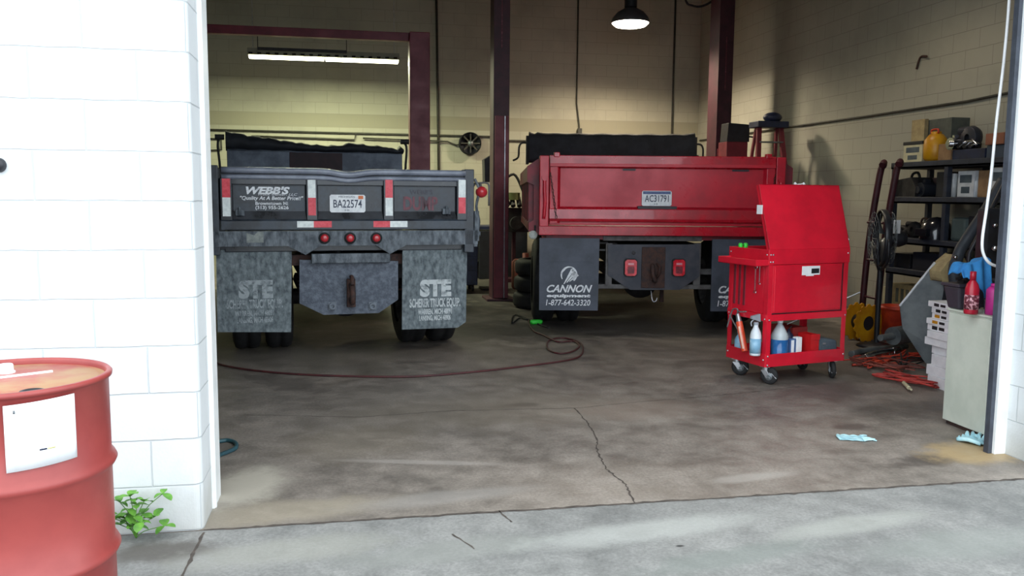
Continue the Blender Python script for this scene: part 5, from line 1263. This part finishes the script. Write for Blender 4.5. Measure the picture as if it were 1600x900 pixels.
def cbox(name, x, y, w, d, h, m_, label, cat, z=shz, bev=.004, parts=None):
    E_ = empty(name, cpos(x, y, z), label, cat, rz=rc)
    link('body', MB().box(0,w,0,d,.001,h), m_, E_, bev)
    if parts: parts(E_, w, d, h)
    return E_
cbox('blue_carton', .285,.045,.055,.05,.19, mat('ctn_blue', (80,110,160), .5), 'small blue and white box beside the fluid jug', 'box', parts=lambda E,w,d,h: link('white_panel', MB().box(w*.1,w*.6,-.002,0,.01,h*.95), paper, E))
cbox('white_carton', .345,.045,.055,.05,.20, paper, 'small white box beside the blue one on the cart tray', 'box')
dc_ = empty('oil_can', cpos(.36,.16,shz), 'dark blue can behind the small boxes on the cart tray', 'can', rz=rc)
link('body', MB().lathe([(.0005,0),(.04,.001),(.04,.20),(.015,.23),(.010,.25),(.0005,.25)], (0,0,0), 'z', 22), blue_dark, dc_)
link('nozzle', MB().tube([(0,0,.24),(.01,0,.26),(.03,0,.27)], .005, 8, 3), chassis, dc_)
def open_bin(name, x, y, w, d, h, m_, label):
    E_ = empty(name, cpos(x, y, shz), label, 'bin', rz=rc)
    link('body', MB().box(0,w,0,.004,0,h).box(0,w,d-.004,d,0,h).box(0,.004,0,d,0,h).box(w-.004,w,0,d,0,h).box(0,w,0,d,0.001,.006), m_, E_, .002)
    link('front_lip', MB().box(-.003,w+.003,-.006,.0,h*.8,h+.004), m_, E_, .002)
    return E_
open_bin('parts_bin', .425,.19,.15,.26,.25, mat('bin_faded', (150,48,46), .5), 'faded red bin at the back of the cart tray')
open_bin('parts_bin', .475,.03,.085,.15,.215, bin_red, 'bright red bin beside the grey case on the cart tray')
gcs = empty('drill_case', cpos(.585,.05,shz), 'slate grey moulded case on the right of the cart tray', 'case', rz=rc)
link('body', MB().hexa([(0,0,.001),(.20,0,.001),(.20,.36,.001),(0,.36,.001),(.0,.01,.185),(.195,.01,.15),(.195,.35,.16),(.0,.35,.20)]), grey_plastic, gcs, .018)
link('latch', MB().box(.03,.06,-.006,.0,.125,.14), steel, gcs, .002)
pb = single('pry_bar', MB().cyl(cpos(.50,.34,.41), cpos(1.0,.06,.69), .006, n=10), steel, 'thin steel rod sticking out to the right of the cart', 'rod')
# grease gun hanging from the left side
gg = empty('grease_gun', cpos(-.05,.34,.2), 'orange grease gun hanging on the left side of the cart', 'grease gun', rz=rc)
def G_(px_, py_, xoff):   # point in the cart's left plane, xoff outside it, in gun-local coordinates
    a0 = CM @ Vector((xoff,0,0)); nrm = (CM.to_3x3() @ Vector((1,0,0))); v = fwd*F_PX+right*(px_-800)-upv*(py_-450)
    p = CAM_O+v*((a0-CAM_O).dot(nrm)/v.dot(nrm)); return (CM @ Matrix.Translation((-.05,.34,.2))).inverted() @ p
pA, pB = G_(1155,503,-.035), G_(1164,549,-.045)
gun_or = mat('gun_orange', (226,84,52), .35, c2=(206,64,44), coat=.3)
link('barrel', MB().cyl(pA, pB, .026, n=22), gun_or, gg, .003)
link('barrel_stripe', MB().cyl(pA+(pB-pA)*.15+Vector((-.018,-.012,0)), pA+(pB-pA)*.9+Vector((-.018,-.012,0)), .0105, n=8), mat('pale_orange', (240,190,170), .4), gg)
link('head', MB().cyl(pA+(pA-pB)*.28, pA, .016, .024, n=18), steel, gg)
pC = pA+(pA-pB)*.28
link('coupler', MB().tube([pC, pC+Vector((0,0,.02)), G_(1157,487,-.04), G_(1166,487,-.04)], .006, 8, 4), steel, gg)
link('lever', MB().tube([G_(1140,492,-.05),G_(1146,503,-.05),G_(1156,520,-.05)], .006, 8, 3), steel, gg)
link('hose', MB().tube([pC+Vector((0,0,-.01)), G_(1152,483,-.06), G_(1145,484,-.06), G_(1141,494,-.06), G_(1136,511,-.06)], .006, 8, 5), silver_dull, gg)
# wrenches hanging from the tray lip
def wrench(px_, y0, y1, label, ringr=.017):
    t_, b_ = on(px_, y0, 1, 2.30), on(px_, y1, 1, 2.30)
    a0 = CM @ Vector((-.012,.0,0))
    yv = (CM @ Vector((-.02,.05 if px_ > 1180 else .10,0)))
    t_ = on(px_, y0, 1, yv.y); b_ = on(px_+1, y1, 1, yv.y)
    E_ = empty('wrench', tuple(b_), label, 'wrench', rz=rc)
    L_ = t_.z-b_.z
    link('shaft', MB().box(-.005,.005,-.002,.002,.012,L_-.012), chrome, E_, .001)
    def ring(z, r_): return MB().lathe([(r_,-.003),(r_,.003),(r_*.55,.003),(r_*.55,-.003),(r_,-.003)], (0,0,z), 'y', 18)
    link('ring_end', ring(L_, ringr), chrome, E_); link('ring_end', ring(.0, ringr*.75), chrome, E_)
wrench(1178.5, 417, 456, 'longer chrome wrench hanging from the cart side tray')
wrench(1185.5, 413, 443, 'shorter chrome wrench hanging nearer the cart corner post', .013)
# green-handled tools in the top tray
for i, (px_, s_) in enumerate(((1157,'left one of two neon green tool handles in the cart top'),(1165,'right one of two neon green tool handles in the cart top'))):
    q = CM @ Vector((.05+.05*i+.0,.40,.99)); c = on(px_, 386, 1, q.y)
    E_ = empty('screwdriver', (c.x, c.y, .9905), s_, 'screwdriver')
    link('handle', MB().lathe([(.0005,.03),(.016,.03),(.019,.05),(.017,.075),(.019,.09),(.012,.099),(.0005,.10)], (0,0,0), 'z', 16), neon, E_)
    link('blade', MB().cyl((0,0,0),(0,0,.06),.004,n=8), chrome, E_)
# rag / paper hanging at the cart's right
single('hanging_sheet', MB().hexa([cpos(.807,.10,.66),cpos(.862,.11,.67),cpos(.862,.114,.67),cpos(.807,.104,.66),cpos(.807,.10,.985),cpos(.868,.11,.985),cpos(.868,.114,.985),cpos(.807,.104,.985)]), mat('sheet_grey', (130,132,138), .6), 'grey-white sheet hanging on the right side of the cart', 'sheet')

# ------------------------------------------------------------------ oil drum outside
dcx, dcy, dr_, dh_ = -.425, -.872, .2925, .88
DR = empty('oil_drum', (dcx, dcy, 0), 'faded red steel drum with a white label outside by the wall', 'drum')
def ribp(h0, w=.022, b_=.013):
    return [(dr_-.004, h0-w*1.2),(dr_+b_*.6, h0-w*.5),(dr_+b_, h0),(dr_+b_*.6, h0+w*.5),(dr_-.004, h0+w*1.2)]
prof = [(.0005,.012),(dr_-.02,.012),(dr_-.006,.0),(dr_+.006,.004),(dr_-.004,.02)]+ribp(.295)+ribp(.590)+[(dr_-.004,.862),(dr_+.004,.868)]
link('shell', MB().lathe(prof, (0,0,0), 'z', 96), drum_red, DR)
link('rim', MB().lathe([(dr_-.004,.866),(dr_+.007,.868),(dr_+.008,.878),(dr_+.002,.884),(dr_-.008,.884),(dr_-.012,.876),(dr_-.012,.862)], (0,0,0), 'z', 96), drum_red, DR)
link('head', MB().lathe([(dr_-.010,.864),(dr_-.03,.862),(dr_-.034,.866),(.0005,.866)], (0,0,0), 'z', 96), drum_top, DR)
b1 = on(10,576,2,.88)-Vector((dcx,dcy,0)); b1.z = .866
bg_ = link('bung', MB().lathe([(.0005,.030),(.018,.030),(.021,.025),(.021,.008),(.026,.005),(.026,0)], b1, 'z', 28), paper, DR)
b2 = on(50,606,2,.88)-Vector((dcx,dcy,0)); b2.z = .866
link('bung_ring', MB().lathe([(.034,.0),(.034,.006),(.026,.008),(.022,.004),(.0005,.004)], b2, 'z', 28), label_dark, DR)
s0 = on(0,590,2,.868)-Vector((dcx,dcy,0)); s1 = on(82,580,2,.868)-Vector((dcx,dcy,0))
link('stripe', MB().cyl((s0.x,s0.y,.866),(s1.x,s1.y,.866),.006,n=8), paper, DR)
# curved label wrapped on the shell
def ang(px_):
    # find the shell angle whose point projects to px_ at z = .7
    best = None
    for k in range(2000):
        a_ = -PI+PI*k/2000; p = Vector((dcx+dr_*math.cos(a_), dcy+dr_*math.sin(a_), .72)); v = p-CAM_O
        d_ = abs(800+F_PX*v.dot(right)/v.dot(fwd)-px_)
        if best is None or d_ < best[0]: best = (d_, a_)
    return best[1]
aL, aR = ang(8), ang(119)
link('paper_label', MB().grid(lambda u, v: ((dr_+.0005)*math.cos(aL+(aR-aL)*u+.0*(v)), (dr_+.0005)*math.sin(aL+(aR-aL)*u), .657+.198*v-.006*(1-u)), 24, 4), paper, DR, solid=.0012)
def lab(u0, u1, v0, v1, m_, nm='label_print'):
    link(nm, MB().grid(lambda u, v: ((dr_+.0018)*math.cos(aL+(aR-aL)*(u0+(u1-u0)*u)), (dr_+.0018)*math.sin(aL+(aR-aL)*(u0+(u1-u0)*u)), .657+.198*(v0+(v1-v0)*v)), 6, 1), m_, DR, solid=.0006)
lab(.44,.54,.235,.26,blue_dark); lab(.55,.66,.235,.26,mat('faint_yellow', (220,214,150), .6))
for (v_, u1) in ((.86,.86),(.82,.7),(.78,.6)): lab(.3 if v_ < .8 else .5,u1,v_,v_+.006,mat('faint_ink', (214,218,222), .6))
lab(.12,.15,.84,.89,mat('ink_mid', (120,126,130), .6))
lab(.1,.9,.17,.174,MATS['faint_ink'])
# dark fitting on the wall at the far left
c = on(-2,258,1,0)
single('wall_fitting', MB().lathe([(.0005,-.03),(.02,-.03),(.028,-.02),(.030,0)], (c.x,-.001,c.z), 'y', 18), dark_plastic, 'small dark fitting on the white outer wall above the drum', 'fitting')
# weeds at the wall foot
c = fl(218,832)
WD = empty('weed', (c.x+.0, -.05, 0), 'leafy green weed growing at the foot of the white wall', 'plant')
stm, lvs = MB(), MB(); rnd = random.Random(11)
for k in range(20):
    a_ = rnd.uniform(0,2*PI); h_ = rnd.uniform(.05,.19); rr_ = rnd.uniform(.02,.12)
    tip = Vector((rr_*math.cos(a_)*1.1, -abs(rr_*math.sin(a_))*.6, h_))
    stm.tube([(0,0,0),(tip.x*.3,tip.y*.4,h_*.6),tip], .0018, 5, 3)
    for j in range(3):
        b_ = a_+j*2.1; R0 = Matrix.Translation(tip)@Matrix.Rotation(b_,4,'Z')@Matrix.Rotation(rnd.uniform(-.6,.5),4,'X')
        s_ = rnd.uniform(.7,1.25)
        def lf(u, v):
            w = .017*s_*math.sin(PI*min(1,max(.02,u)))**.6*(v-.5)*2; l_ = .046*s_*u
            return R0@Vector((w, l_, .004*math.sin(PI*u)+abs(w)*.25))
        lvs.grid(lf, 6, 4)
link('stems', stm, leaf, WD); link('leaves', lvs, leaf, WD)
